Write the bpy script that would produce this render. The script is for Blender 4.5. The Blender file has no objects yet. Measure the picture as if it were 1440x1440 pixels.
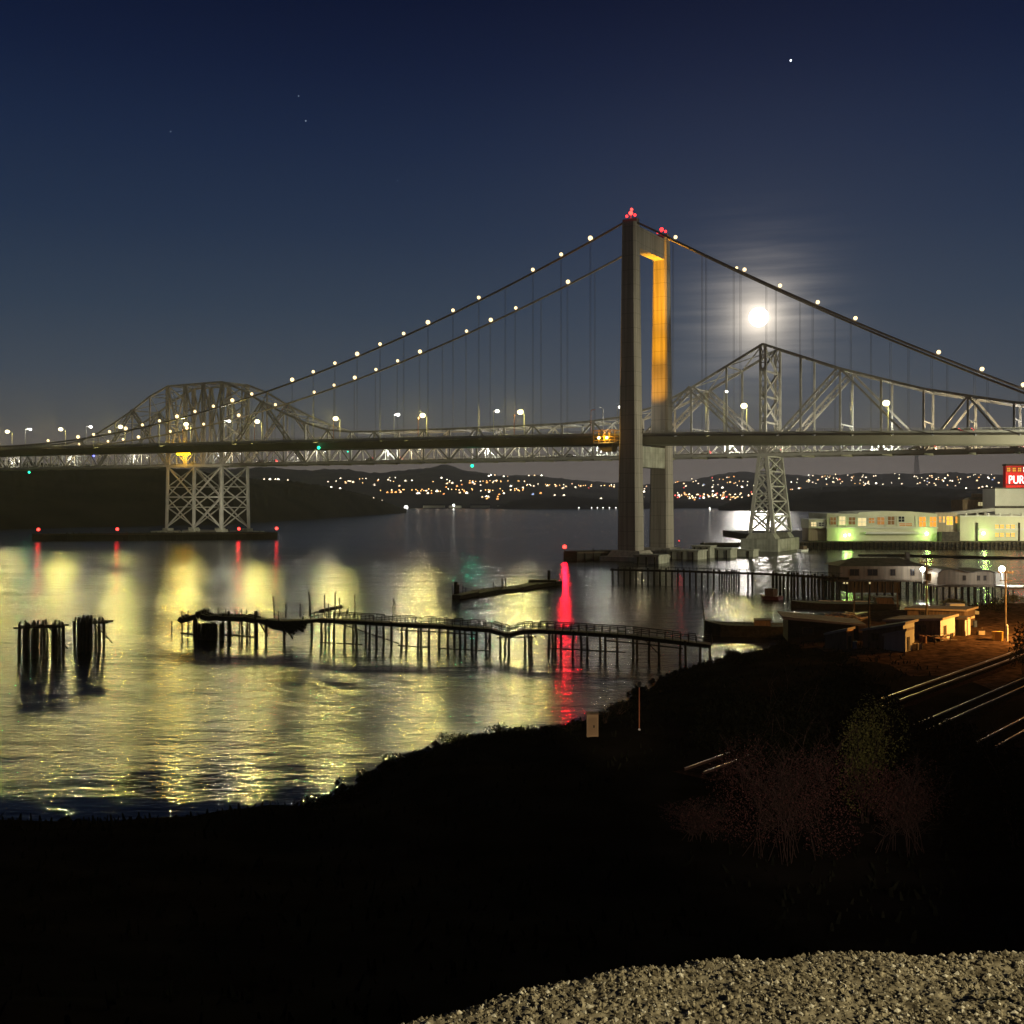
import bpy, math, random
import numpy as np
from mathutils import Vector, noise as mnoise
R = math.radians
rnd = random.Random(7)
S = bpy.context.scene
COL = S.collection

# ------------------------------------------------------------------ camera
F, YH, H = 1500.0, 700.0, 22.5          # focal length in photo pixels, horizon row, eye height above water
cam = bpy.data.cameras.new('camera'); camo = bpy.data.objects.new('camera', cam); COL.objects.link(camo)
camo.location = (0, 0, H); camo.rotation_euler = (R(90), 0, 0)
cam.sensor_width = 36.0; cam.lens = 36.0*F/1440.0; cam.shift_y = -(720-YH)/1440.0
cam.clip_start = 0.1; cam.clip_end = 40000
S.camera = camo

# ------------------------------------------------------------------ render look
S.view_settings.view_transform = 'Standard'; S.view_settings.look = 'None'
S.view_settings.exposure = 0.0; S.view_settings.gamma = 1.0
S.cycles.use_denoising = True
S.cycles.sample_clamp_indirect = 4.0
S.cycles.max_bounces = 5; S.cycles.diffuse_bounces = 2; S.cycles.glossy_bounces = 3
S.cycles.caustics_reflective = False; S.cycles.caustics_refractive = False
S.cycles.use_light_tree = True

MOON = Vector(((1067-720)/F, 1.0, (YH-446)/F)).normalized()

# ------------------------------------------------------------------ world: night sky
W = bpy.data.worlds.new('World'); S.world = W; W.use_nodes = True
nt = W.node_tree; N = nt.nodes; L = nt.links; N.clear()
def nd(t, **k):
    n = N.new(t)
    for a, b in k.items(): setattr(n, a, b)
    return n
def mth(op, a, b=None, c=None):
    n = N.new('ShaderNodeMath'); n.operation = op
    for i, v in enumerate((a, b, c)):
        if v is None: continue
        if isinstance(v, (int, float)): n.inputs[i].default_value = v
        else: L.new(v, n.inputs[i])
    return n.outputs[0]
tc = nd('ShaderNodeTexCoord')
nrm = nd('ShaderNodeVectorMath', operation='NORMALIZE'); L.new(tc.outputs['Generated'], nrm.inputs[0])
sep = nd('ShaderNodeSeparateXYZ'); L.new(nrm.outputs[0], sep.inputs[0])
ramp = nd('ShaderNodeValToRGB'); cr = ramp.color_ramp
stops = [(0.0, (.135,.110,.094)), (.04, (.112,.096,.086)), (.07, (.070,.076,.084)), (.11, (.046,.062,.088)), (.17, (.027,.045,.078)),
         (.24, (.0145,.029,.065)), (.31, (.0085,.019,.053)), (.37, (.0046,.0112,.039)), (.43, (.0024,.006,.026)), (.60, (.0022,.005,.020))]
while len(cr.elements) < len(stops): cr.elements.new(0.5)
for e, (p, c) in zip(cr.elements, stops): e.position = p; e.color = (*c, 1)
L.new(mth('MAXIMUM', sep.outputs[2], 0.0), ramp.inputs[0])
dot = nd('ShaderNodeVectorMath', operation='DOT_PRODUCT'); L.new(nrm.outputs[0], dot.inputs[0]); dot.inputs[1].default_value = MOON
ang = mth('ARCCOSINE', mth('MINIMUM', dot.outputs['Value'], 0.9999999))
# thin cloud streaks lit by the moon
mp = nd('ShaderNodeMapping'); mp.inputs['Scale'].default_value = (10, 10, 170); mp.inputs['Rotation'].default_value = (0, R(3), 0)
L.new(nrm.outputs[0], mp.inputs[0])
nz = nd('ShaderNodeTexNoise'); nz.inputs['Scale'].default_value = 1.0; nz.inputs['Detail'].default_value = 4; L.new(mp.outputs[0], nz.inputs['Vector'])
streak = nd('ShaderNodeMapRange'); L.new(nz.outputs[0], streak.inputs[0])
streak.inputs[1].default_value = .35; streak.inputs[2].default_value = .68; streak.inputs[3].default_value = .40; streak.inputs[4].default_value = 1.25
g1 = mth('EXPONENT', mth('MULTIPLY', mth('POWER', mth('DIVIDE', ang, .048), 1.7), -1.0))    # bright cloud disc
g2 = mth('EXPONENT', mth('MULTIPLY', mth('DIVIDE', ang, .0115), -1.0))                        # aureole
g3 = mth('EXPONENT', mth('MULTIPLY', mth('POWER', mth('DIVIDE', ang, .21), 2.0), -1.0))      # broad veil
def addc(a, fac, col):
    s = nd('ShaderNodeMix', data_type='RGBA', blend_type='MULTIPLY'); s.inputs[0].default_value = 1
    s.inputs[6].default_value = (*col, 1); L.new(fac, s.inputs[7])
    m = nd('ShaderNodeMix', data_type='RGBA', blend_type='ADD'); m.inputs[0].default_value = 1
    L.new(a, m.inputs[6]); L.new(s.outputs[2], m.inputs[7]); return m.outputs[2]
c = addc(ramp.outputs[0], mth('MULTIPLY', g1, streak.outputs[0]), (.205,.180,.150))
c = addc(c, g2, (2.2,1.9,1.5))
c = addc(c, g3, (.017,.015,.014))
bg = nd('ShaderNodeBackground'); bg.inputs[1].default_value = 1.0; L.new(c, bg.inputs[0])
wo = nd('ShaderNodeOutputWorld'); L.new(bg.outputs[0], wo.inputs[0])

# ------------------------------------------------------------------ moonlight
sl = bpy.data.lights.new('moonlight', 'SUN'); sl.energy = 0.16; sl.angle = R(0.5); sl.color = (1, .93, .82)
slo = bpy.data.objects.new('moonlight', sl); COL.objects.link(slo)
slo.rotation_euler = (-MOON).to_track_quat('-Z', 'Y').to_euler()

# ------------------------------------------------------------------ helpers
def pt(px, py, Y): return Vector(((px-720)/F*Y, Y, H-(py-YH)/F*Y))       # pixel of the survey photo at depth Y
def gp(px, py, z=0.0): Y = (H-z)*F/(py-YH); return Vector(((px-720)/F*Y, Y, z))

TH = .5506; CT, SN = math.cos(TH), math.sin(TH); X0, Y0 = 42.79, 384.08
U = Vector((-CT, SN, 0)); Wv = Vector((SN, CT, 0))
def B(t, D, z): return Vector((X0-CT*t+SN*D, Y0+SN*t+CT*D, z))           # bridge frame: t along the deck, D across, z up
def tpx(px, D): r = (px-720)/F; return ((X0+D*SN)-r*(Y0+D*CT))/(CT+r*SN)

class MB:
    def __init__(s): s.v = []; s.f = []; s.m = []
    def face(s, pts, m=0):
        b = len(s.v); s.v += [tuple(p) for p in pts]; s.f.append(tuple(range(b, b+len(pts)))); s.m.append(m)
    def hexa(s, p, m=0):                                                   # 4 lower + 4 upper corners
        b = len(s.v); s.v += [tuple(q) for q in p]
        for f in ((0,3,2,1),(4,5,6,7),(0,1,5,4),(1,2,6,5),(2,3,7,6),(3,0,4,7)): s.f.append(tuple(b+i for i in f)); s.m.append(m)
    def box(s, c, sx, sy, sz, ax=None, m=0):                               # c = centre of the base
        c = Vector(c); x = Vector(ax or (1,0,0)).normalized(); y = Vector((-x.y, x.x, 0))
        lo = [c+x*a*sx/2+y*b*sy/2 for a, b in ((-1,-1),(1,-1),(1,1),(-1,1))]
        s.hexa(lo+[q+Vector((0,0,sz)) for q in lo], m)
    def beam(s, a, b, w, h=None, m=0):
        a = Vector(a); b = Vector(b); h = h or w; d = (b-a)
        if d.length < 1e-6: return
        d.normalize(); r = Vector((0,0,1)) if abs(d.z) < .99 else Vector((-CT, SN, 0))
        x = d.cross(r).normalized()*w/2; y = d.cross(x).normalized()*h/2
        s.hexa([a-x-y, a+x-y, a+x+y, a-x+y, b-x-y, b+x-y, b+x+y, b-x+y], m)
    def tube(s, pts, rad, n=6, m=0, caps=True):
        pts = [Vector(p) for p in pts]; base = len(s.v); k = len(pts)
        rad = rad if isinstance(rad, (list, tuple)) else [rad]*k
        for i, p in enumerate(pts):
            d = (pts[min(i+1,k-1)]-pts[max(i-1,0)]).normalized(); r = Vector((0,0,1)) if abs(d.z) < .95 else Vector((1,0,0))
            x = d.cross(r).normalized(); y = d.cross(x).normalized()
            for j in range(n):
                a = 2*math.pi*j/n; s.v.append(tuple(p+(x*math.cos(a)+y*math.sin(a))*rad[i]))
        for i in range(k-1):
            for j in range(n):
                q = (j+1) % n; s.f.append((base+i*n+j, base+i*n+q, base+(i+1)*n+q, base+(i+1)*n+j)); s.m.append(m)
        if caps:
            s.f.append(tuple(base+j for j in reversed(range(n)))); s.m.append(m)
            s.f.append(tuple(base+(k-1)*n+j for j in range(n))); s.m.append(m)
    def ball(s, c, r, m=0, nu=12, nv=8, sz=1.0):
        c = Vector(c); base = len(s.v)
        s.v.append((c.x, c.y, c.z-r*sz))
        for i in range(1, nv):
            p = -math.pi/2+math.pi*i/nv
            for j in range(nu):
                a = 2*math.pi*j/nu; s.v.append((c.x+r*math.cos(p)*math.cos(a), c.y+r*math.cos(p)*math.sin(a), c.z+r*sz*math.sin(p)))
        s.v.append((c.x, c.y, c.z+r*sz)); top = len(s.v)-1
        for j in range(nu):
            q = (j+1) % nu; s.f.append((base, base+1+q, base+1+j)); s.m.append(m)
            s.f.append((top, base+1+(nv-2)*nu+j, base+1+(nv-2)*nu+q)); s.m.append(m)
        for i in range(nv-2):
            for j in range(nu):
                q = (j+1) % nu; o = base+1+i*nu; s.f.append((o+j, o+q, o+nu+q, o+nu+j)); s.m.append(m)
    def prism(s, poly, d, m=0):                                            # poly: 3D points, d: extrusion vector
        d = Vector(d); n = len(poly); b = len(s.v); s.v += [tuple(p) for p in poly]+[tuple(Vector(p)+d) for p in poly]
        s.f.append(tuple(b+i for i in reversed(range(n)))); s.m.append(m); s.f.append(tuple(b+n+i for i in range(n))); s.m.append(m)
        for i in range(n):
            j = (i+1) % n; s.f.append((b+i, b+j, b+n+j, b+n+i)); s.m.append(m)
    def build(s, name, mats, parent=None, loc=None, smooth=False):
        me = bpy.data.meshes.new(name); me.from_pydata(s.v, [], s.f)
        mats = mats if isinstance(mats, (list, tuple)) else [mats]
        for q in mats: me.materials.append(q)
        me.polygons.foreach_set('material_index', s.m)
        if smooth: me.polygons.foreach_set('use_smooth', [True]*len(s.f))
        me.update()
        return link(bpy.data.objects.new(name, me), parent, loc)
def link(o, parent=None, loc=None):
    COL.objects.link(o)
    if loc is not None: o.location = loc
    if parent is not None: o.parent = parent
    return o
def empty(name, loc=(0,0,0)):
    o = bpy.data.objects.new(name, None); o.empty_display_size = .5; return link(o, None, loc)
def tag(o, label=None, cat=None, group=None, kind=None):
    if label: o['label'] = label
    if cat: o['category'] = cat
    if group: o['group'] = group
    if kind: o['kind'] = kind
    return o
def thing(name, label, cat, group=None, loc=(0,0,0)): return tag(empty(name, loc), label, cat, group)
def copy_tree(o, parent=None):
    c = o.copy(); COL.objects.link(c); c.parent = parent
    for ch in list(o.children): copy_tree(ch, c)
    return c
ORD = ['first','second','third','fourth','fifth','sixth','seventh','eighth','ninth','tenth','eleventh','twelfth','thirteenth','fourteenth',
       'fifteenth','sixteenth','seventeenth','eighteenth','nineteenth','twentieth','twenty-first','twenty-second','twenty-third','twenty-fourth',
       'twenty-fifth','twenty-sixth','twenty-seventh','twenty-eighth','twenty-ninth','thirtieth','thirty-first','thirty-second']

# ------------------------------------------------------------------ materials
def mat(name, col, rough=.7, metal=0.0, var=.25, scale=.5, bump=0.0, bscale=4.0, stretch=(1,1,1), spec=.3, col2=None):
    m = bpy.data.materials.new(name); m.use_nodes = True; t = m.node_tree; b = t.nodes['Principled BSDF']
    b.inputs['Roughness'].default_value = rough; b.inputs['Metallic'].default_value = metal; b.inputs['Specular IOR Level'].default_value = spec
    tcn = t.nodes.new('ShaderNodeTexCoord'); mpn = t.nodes.new('ShaderNodeMapping'); mpn.inputs['Scale'].default_value = stretch
    t.links.new(tcn.outputs['Object'], mpn.inputs[0])
    n = t.nodes.new('ShaderNodeTexNoise'); n.inputs['Scale'].default_value = scale; n.inputs['Detail'].default_value = 6; t.links.new(mpn.outputs[0], n.inputs['Vector'])
    r = t.nodes.new('ShaderNodeValToRGB'); r.color_ramp.elements[0].position = .3; r.color_ramp.elements[1].position = .72
    r.color_ramp.elements[0].color = (*[x*(1-var) for x in col], 1); r.color_ramp.elements[1].color = (*(col2 or [min(1,x*(1+var)) for x in col]), 1)
    t.links.new(n.outputs[0], r.inputs[0]); t.links.new(r.outputs[0], b.inputs['Base Color'])
    if bump:
        n2 = t.nodes.new('ShaderNodeTexNoise'); n2.inputs['Scale'].default_value = bscale; n2.inputs['Detail'].default_value = 5; t.links.new(mpn.outputs[0], n2.inputs['Vector'])
        bp = t.nodes.new('ShaderNodeBump'); bp.inputs['Strength'].default_value = bump; t.links.new(n2.outputs[0], bp.inputs['Height']); t.links.new(bp.outputs[0], b.inputs['Normal'])
    return m
def joints(m, step, dark):
    t = m.node_tree; b = t.nodes['Principled BSDF']; src = b.inputs['Base Color'].links[0].from_socket
    tcn = t.nodes.new('ShaderNodeTexCoord'); sp = t.nodes.new('ShaderNodeSeparateXYZ'); t.links.new(tcn.outputs['Object'], sp.inputs[0])
    def mm(op, a, v):
        n = t.nodes.new('ShaderNodeMath'); n.operation = op; t.links.new(a, n.inputs[0]); n.inputs[1].default_value = v; return n.outputs[0]
    f = mm('LESS_THAN', mm('FRACT', mm('DIVIDE', sp.outputs[2], step), 0), .035)
    st = t.nodes.new('ShaderNodeTexNoise'); st.inputs['Scale'].default_value = 1; st.inputs['Detail'].default_value = 4; mpn = t.nodes.new('ShaderNodeMapping'); mpn.inputs['Scale'].default_value = (1.1,1.1,.035); t.links.new(tcn.outputs['Object'], mpn.inputs[0]); t.links.new(mpn.outputs[0], st.inputs['Vector'])
    r = t.nodes.new('ShaderNodeMapRange'); t.links.new(st.outputs[0], r.inputs[0]); r.inputs[1].default_value = .35; r.inputs[2].default_value = .7; r.inputs[3].default_value = 1; r.inputs[4].default_value = .62
    k = mm('SUBTRACT', mm('MULTIPLY', f, -dark), -1); k2 = t.nodes.new('ShaderNodeMath'); k2.operation = 'MULTIPLY'; t.links.new(k, k2.inputs[0]); t.links.new(r.outputs[0], k2.inputs[1])
    mx = t.nodes.new('ShaderNodeMix'); mx.data_type = 'RGBA'; mx.blend_type = 'MULTIPLY'; mx.inputs[0].default_value = 1; t.links.new(src, mx.inputs[6]); t.links.new(k2.outputs[0], mx.inputs[7]); t.links.new(mx.outputs[2], b.inputs['Base Color'])
def glow(name, col, strength, sample=False):
    m = bpy.data.materials.new(name); m.use_nodes = True; t = m.node_tree; t.nodes.clear()
    e = t.nodes.new('ShaderNodeEmission'); o = t.nodes.new('ShaderNodeOutputMaterial')
    e.inputs[0].default_value = (*col, 1); e.inputs[1].default_value = strength; t.links.new(e.outputs[0], o.inputs[0])
    if not sample: m.cycles.emission_sampling = 'NONE'
    return m
CONC = mat('tower_concrete', (.32,.29,.25), .85, var=.12, scale=.12, bump=.1, bscale=1.5, stretch=(1,1,.25))
CONC2 = mat('pier_concrete', (.34,.34,.28), .85, var=.25, scale=.3, bump=.2, bscale=2)
joints(CONC, 5.2, .35); joints(CONC2, 2.6, .25)
DECKM = mat('deck_steel', (.20,.19,.15), .6, var=.12, scale=.15)
ROAD = mat('asphalt', (.05,.05,.05), .9, var=.2)
RAILM = mat('railing_steel', (.36,.36,.32), .55, var=.1)
CABLE = mat('cable_steel', (.22,.19,.17), .5, var=.1)
HANG = mat('hanger_steel', (.10,.10,.11), .5, var=.1)
TRUSS = mat('truss_paint', (.36,.35,.33), .6, var=.15, scale=.3)
TRUSSF = mat('truss_weathered_paint', (.30,.285,.27), .65, var=.25, scale=.3)
POLE = mat('galvanised_pole', (.42,.42,.38), .5, var=.1)
POLEO = mat('orange_pole', (.42,.16,.08), .6, var=.15)  # orange of sodium light put into the deck posts' colour
DARKWOOD = mat('tarred_timber', (.020,.017,.014), .9, var=.5, scale=2, spec=.12)
OLDWOOD = mat('weathered_timber', (.07,.055,.04), .9, var=.5, scale=2, spec=.15)
WALLW = mat('cream_stucco', (.50,.48,.36), .85, var=.12, scale=.15)
WALLG = mat('pale_siding', (.32,.26,.19), .85, var=.2, scale=.4, stretch=(4,4,.3))
WALLP = mat('grey_white_panel', (.52,.51,.46), .8, var=.08, scale=.2)
ROOFD = mat('dark_roof', (.05,.042,.036), .9, var=.4, scale=.8, bump=.2)
ROOFB = mat('brown_roof', (.075,.055,.035), .9, var=.4, scale=.8, bump=.2)
BROWN = mat('brown_board_wall', (.13,.09,.06), .9, var=.4, scale=1.5, stretch=(3,3,.3))
ORANGEW = mat('orange_lit_wall', (.40,.22,.09), .8, var=.5, scale=1.2)  # orange lamplight put into the colour of the hut's end wall
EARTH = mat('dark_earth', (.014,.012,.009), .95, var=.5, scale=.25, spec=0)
BALL = mat('track_ballast', (.034,.018,.012), .95, var=.5, scale=3, spec=0)
RAILST = mat('rail_steel', (.50,.34,.22), .36, metal=1.0, var=.1)
RAILSIDE = mat('rusted_rail', (.16,.09,.06), .7, var=.3)
HILL1 = mat('dark_wooded_hill', (.030,.024,.016), .97, var=.5, scale=.02, spec=.05)
HILL2 = mat('far_grass_hill', (.10,.088,.072), .97, var=.4, scale=.004, spec=.05)
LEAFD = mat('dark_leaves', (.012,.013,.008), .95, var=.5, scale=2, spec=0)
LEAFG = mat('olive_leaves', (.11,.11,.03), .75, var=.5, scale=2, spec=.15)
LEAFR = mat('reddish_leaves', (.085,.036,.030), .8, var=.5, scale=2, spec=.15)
WALLD = mat('dull_siding', (.15,.125,.095), .85, var=.25, scale=.4, stretch=(4,4,.3))
YARD = mat('yard_dirt', (.065,.038,.024), .97, var=.75, scale=1.1, spec=0)
SLEEP = mat('old_sleeper_wood', (.022,.014,.010), .98, var=.5, scale=2, spec=0)
TWIG = mat('brown_twigs', (.055,.034,.027), .85, var=.4, scale=3, spec=.15)
BLACKP = mat('black_paint', (.02,.02,.02), .6, var=.2)
CARG = mat('grey_car_paint', (.20,.21,.23), .35, var=.05)
GLASS = mat('dark_glass', (.02,.02,.025), .15, var=.05, spec=.5)
TYRE = mat('tyre_rubber', (.02,.02,.02), .9, var=.1)
REDP = mat('red_sign_paint', (.65,.02,.02), .6, var=.08)
YELP = mat('yellow_paint', (.70,.42,.06), .6, var=.1)
WHITEP = mat('white_paint', (.7,.7,.68), .6, var=.08)
BULBW = glow('warm_white_bulb', (1,.74,.36), 2.6)
BULBA = glow('roadway_lamp_lens', (1,.88,.48), 4)
BULBB = glow('cool_white_bulb', (1,.97,.88), 5)
REDB = glow('red_beacon_lens', (1,.03,.03), 4)
REDW = glow('hot_red_lens', (1,.04,.03), 6)
GREENB = glow('green_lens', (.02,1,.50), 2.5)
YELB = glow('amber_bulb', (1,.62,.01), 8)
BLUEB = glow('blue_lens', (.1,.12,1), 6)
WINO = glow('orange_lit_window', (1,.40,.05), 1.1)
WINY = glow('yellow_lit_window', (1,.80,.38), 1.0)
WING = glow('green_white_flood', (.85,1,.75), 14)
WINR = glow('bright_orange_window', (1,.52,.06), 1.5)
TAIL = glow('tail_lamp', (1,.02,.03), 6)
HEADL = glow('head_lamp', (1,.9,.8), 10)
AMBF = glow('amber_flood', (1,.70,.22), 20)
LPOW = 88000
HAZE = 5.5e-5
MOONM = glow('moon_surface', (1,.96,.88), 9)

def light(kind, parent, loc, power, col, radius=.3, aim=None, angle=None, blend=.5):
    l = bpy.data.lights.new('lamp_light', kind); l.energy = power; l.color = col; l.shadow_soft_size = radius
    o = bpy.data.objects.new('lamp_light', l); COL.objects.link(o); o.parent = parent; o.location = loc
    if kind == 'SPOT':
        l.spot_size = angle; l.spot_blend = blend; o.rotation_euler = Vector(aim).to_track_quat('-Z', 'Y').to_euler()
    return o

# ------------------------------------------------------------------ water
def water_mat():
    m = bpy.data.materials.new('strait_water'); m.use_nodes = True; t = m.node_tree; t.nodes.clear()
    out = t.nodes.new('ShaderNodeOutputMaterial'); mix = t.nodes.new('ShaderNodeMixShader'); df = t.nodes.new('ShaderNodeBsdfDiffuse'); gl = t.nodes.new('ShaderNodeBsdfAnisotropic'); fr = t.nodes.new('ShaderNodeFresnel')
    gl.distribution = 'BECKMANN'; df.inputs[0].default_value = (.012,.013,.011,1); fr.inputs['IOR'].default_value = 1.33
    t.links.new(fr.outputs[0], mix.inputs[0]); t.links.new(df.outputs[0], mix.inputs[1]); t.links.new(gl.outputs[0], mix.inputs[2]); t.links.new(mix.outputs[0], out.inputs[0])
    g = t.nodes.new('ShaderNodeNewGeometry')
    def nz(sx, sy, det, w, rot=0.0):
        mp = t.nodes.new('ShaderNodeMapping'); mp.inputs['Scale'].default_value = (sx, sy, 1); mp.inputs['Rotation'].default_value = (0,0,R(rot))
        t.links.new(g.outputs['Position'], mp.inputs[0])
        n = t.nodes.new('ShaderNodeTexNoise'); n.inputs['Scale'].default_value = 1; n.inputs['Detail'].default_value = det; t.links.new(mp.outputs[0], n.inputs['Vector'])
        k = t.nodes.new('ShaderNodeMath'); k.operation = 'MULTIPLY'; k.inputs[1].default_value = w; t.links.new(n.outputs[0], k.inputs[0]); return k.outputs[0]
    hs = [nz(.9, 1.5, 4, .22, 12), nz(.16, .42, 2, .40, 8), nz(.02, .06, 2, 1.0, -6)]
    a = hs[0]
    for h in hs[1:]:
        k = t.nodes.new('ShaderNodeMath'); k.operation = 'ADD'; t.links.new(a, k.inputs[0]); t.links.new(h, k.inputs[1]); a = k.outputs[0]
    bp = t.nodes.new('ShaderNodeBump'); bp.inputs['Strength'].default_value = 1.0; bp.inputs['Distance'].default_value = WBUMP; t.links.new(a, bp.inputs['Height'])
    for n in (gl, fr, df): t.links.new(bp.outputs[0], n.inputs['Normal'])
    # the swell runs across the strait: slopes spread light sideways more than along the view
    gl.inputs['Anisotropy'].default_value = WANI; tv = t.nodes.new('ShaderNodeCombineXYZ'); tv.inputs[0].default_value = 1.0; t.links.new(tv.outputs[0], gl.inputs['Tangent'])
    # slicks and current lines change the roughness a little
    r = t.nodes.new('ShaderNodeMapRange'); t.links.new(nz(.006, .035, 3, 1.0, -8), r.inputs[0])
    r.inputs[1].default_value = .35; r.inputs[2].default_value = .65; r.inputs[3].default_value = WR0; r.inputs[4].default_value = WR1
    # sheltered water under the near bank lies calm
    sy = t.nodes.new('ShaderNodeSeparateXYZ'); t.links.new(g.outputs['Position'], sy.inputs[0])
    ad = t.nodes.new('ShaderNodeMath'); ad.operation = 'ADD'; t.links.new(sy.outputs[1], ad.inputs[0]); t.links.new(nz(.10, .25, 4, 46.0, 10), ad.inputs[1])
    cm = t.nodes.new('ShaderNodeMapRange'); cm.interpolation_type = 'SMOOTHSTEP'; t.links.new(ad.outputs[0], cm.inputs[0])
    cm.inputs[1].default_value = 94; cm.inputs[2].default_value = 122; cm.inputs[3].default_value = .30; cm.inputs[4].default_value = 1.0
    for src, dst, k in ((r.outputs[0], gl.inputs['Roughness'], None), (cm.outputs[0], bp.inputs['Distance'], WBUMP)):
        ml = t.nodes.new('ShaderNodeMath'); ml.operation = 'MULTIPLY'; t.links.new(src, ml.inputs[0])
        if k is None: t.links.new(cm.outputs[0], ml.inputs[1])
        else: ml.inputs[1].default_value = k
        t.links.new(ml.outputs[0], dst)
    return m
WANI, WR0, WR1 = -.25, .175, .225
WBUMP = .66
w = MB(); w.face([(-9000,-300,0),(9000,-300,0),(9000,12000,0),(-9000,12000,0)])
tag(w.build('water', water_mat()), kind='structure')

# ------------------------------------------------------------------ far shores
def interp(tab, x):
    xs = [a for a, b in tab]; ys = [b for a, b in tab]; return float(np.interp(x, xs, ys))
class Hill:
    def __init__(s, name, crest, yf, yc, yb, m, px0, px1, nu=160, rough=1.0, seed=0.0):
        s.crest, s.yf, s.yc, s.yb, s.rough, s.seed = crest, yf, yc, yb, rough, seed
        b = MB(); nv = 26
        for i in range(nu+1):
            px = px0+(px1-px0)*i/nu
            for j in range(nv+1):
                b.v.append(tuple(s.at(px, j/nv)))
        for i in range(nu):
            for j in range(nv):
                o = i*(nv+1)+j; b.f.append((o, o+nv+1, o+nv+2, o+1)); b.m.append(0)
        s.o = tag(b.build(name, m, smooth=True), kind='structure')
    def at(s, px, v):
        yf = interp(s.yf, px); yc = interp(s.yc, px); yb = yc+s.yb
        vc = .62
        Y = yf+(yc-yf)*v/vc if v < vc else yc+(yb-yc)*(v-vc)/(1-vc)
        zc = H-(interp(s.crest, px)-YH)/F*yc
        prof = math.sin(min(1, v/vc)*math.pi/2)**.9 if v < vc else math.cos((v-vc)/(1-vc)*math.pi/2)
        X = (px-720)/F*Y
        q = Vector((X*.006, Y*.006, s.seed))
        n = mnoise.noise(q)*.10+mnoise.noise(q*4)*.05
        fine = (mnoise.noise(Vector((X*.11, Y*.11, s.seed+5)))+mnoise.noise(Vector((X*.3, Y*.3, s.seed+9)))*.6)*s.rough
        z = zc*prof*(1+n*(1 if v < vc else .6))+fine*min(1, 3*v)*(1 if v < .97 else 0)-.6*(v < .01)-3*(v > .99)
        return Vector((X, Y, z))
h_left = Hill('hill', [(-420,610),(-200,640),(0,652),(120,655),(250,660),(350,671),(430,680),(490,690),(520,698),(545,707),(572,720)],
              [(-420,640),(0,760),(330,930),(450,1150),(572,1560)], [(-420,980),(0,1080),(330,1240),(450,1400),(572,1640)], 700, HILL1, -420, 572, nu=420, rough=1.8)
h_far = Hill('hill', [(-200,655),(250,662),(380,661),(440,664),(490,662),(520,667),(560,666),(600,661),(630,660),(660,665),(700,671),(760,672),(800,676),(860,681),(900,683),(950,681),(990,672),(1040,666),(1080,667),(1130,672),(1160,669),(1220,668),(1300,667),(1380,668),(1440,672),(1600,662),(1900,655)],
             [(-200,2300),(560,2260),(720,2260),(900,2500),(1100,3000),(1300,3000),(1900,3000)], [(-200,4600),(1900,4600)], 2500, HILL2, -200, 1900, nu=420, rough=5, seed=3)
h_bluff = Hill('hill', [(690,716),(720,704),(760,698),(800,697),(850,702),(900,703),(960,704),(1010,705),(1060,712)],
               [(690,2150),(1060,2350)], [(690,2240),(1060,2500)], 300, HILL2, 690, 1060, nu=120, rough=1.5, seed=7)
h_right = Hill('hill', [(1010,712),(1040,701),(1075,693),(1110,690),(1160,686),(1210,683),(1270,684),(1330,688),(1400,690),(1500,692),(1900,690)],
               [(1010,1900),(1100,1800),(1900,1500)], [(1010,2000),(1100,2100),(1900,1950)], 500, HILL1, 1010, 1900, nu=260, rough=2.2, seed=11)

# ------------------------------------------------------------------ night haze over the strait
b = MB(); b.hexa([(x,y,z) for z in (-5.0,175.0) for x, y in ((-6500,-320),(6500,-320),(6500,7600),(-6500,7600))])
hm = bpy.data.materials.new('night_haze'); hm.use_nodes = True; t = hm.node_tree; t.nodes.clear(); pv = t.nodes.new('ShaderNodeVolumePrincipled'); ou = t.nodes.new('ShaderNodeOutputMaterial')
pv.inputs['Color'].default_value = (.9,.9,.92,1); pv.inputs['Density'].default_value = HAZE; pv.inputs['Anisotropy'].default_value = .6; t.links.new(pv.outputs[0], ou.inputs['Volume'])
tag(b.build('haze', hm), 'thin night haze filling the air over the strait', 'haze', kind='stuff')
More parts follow.
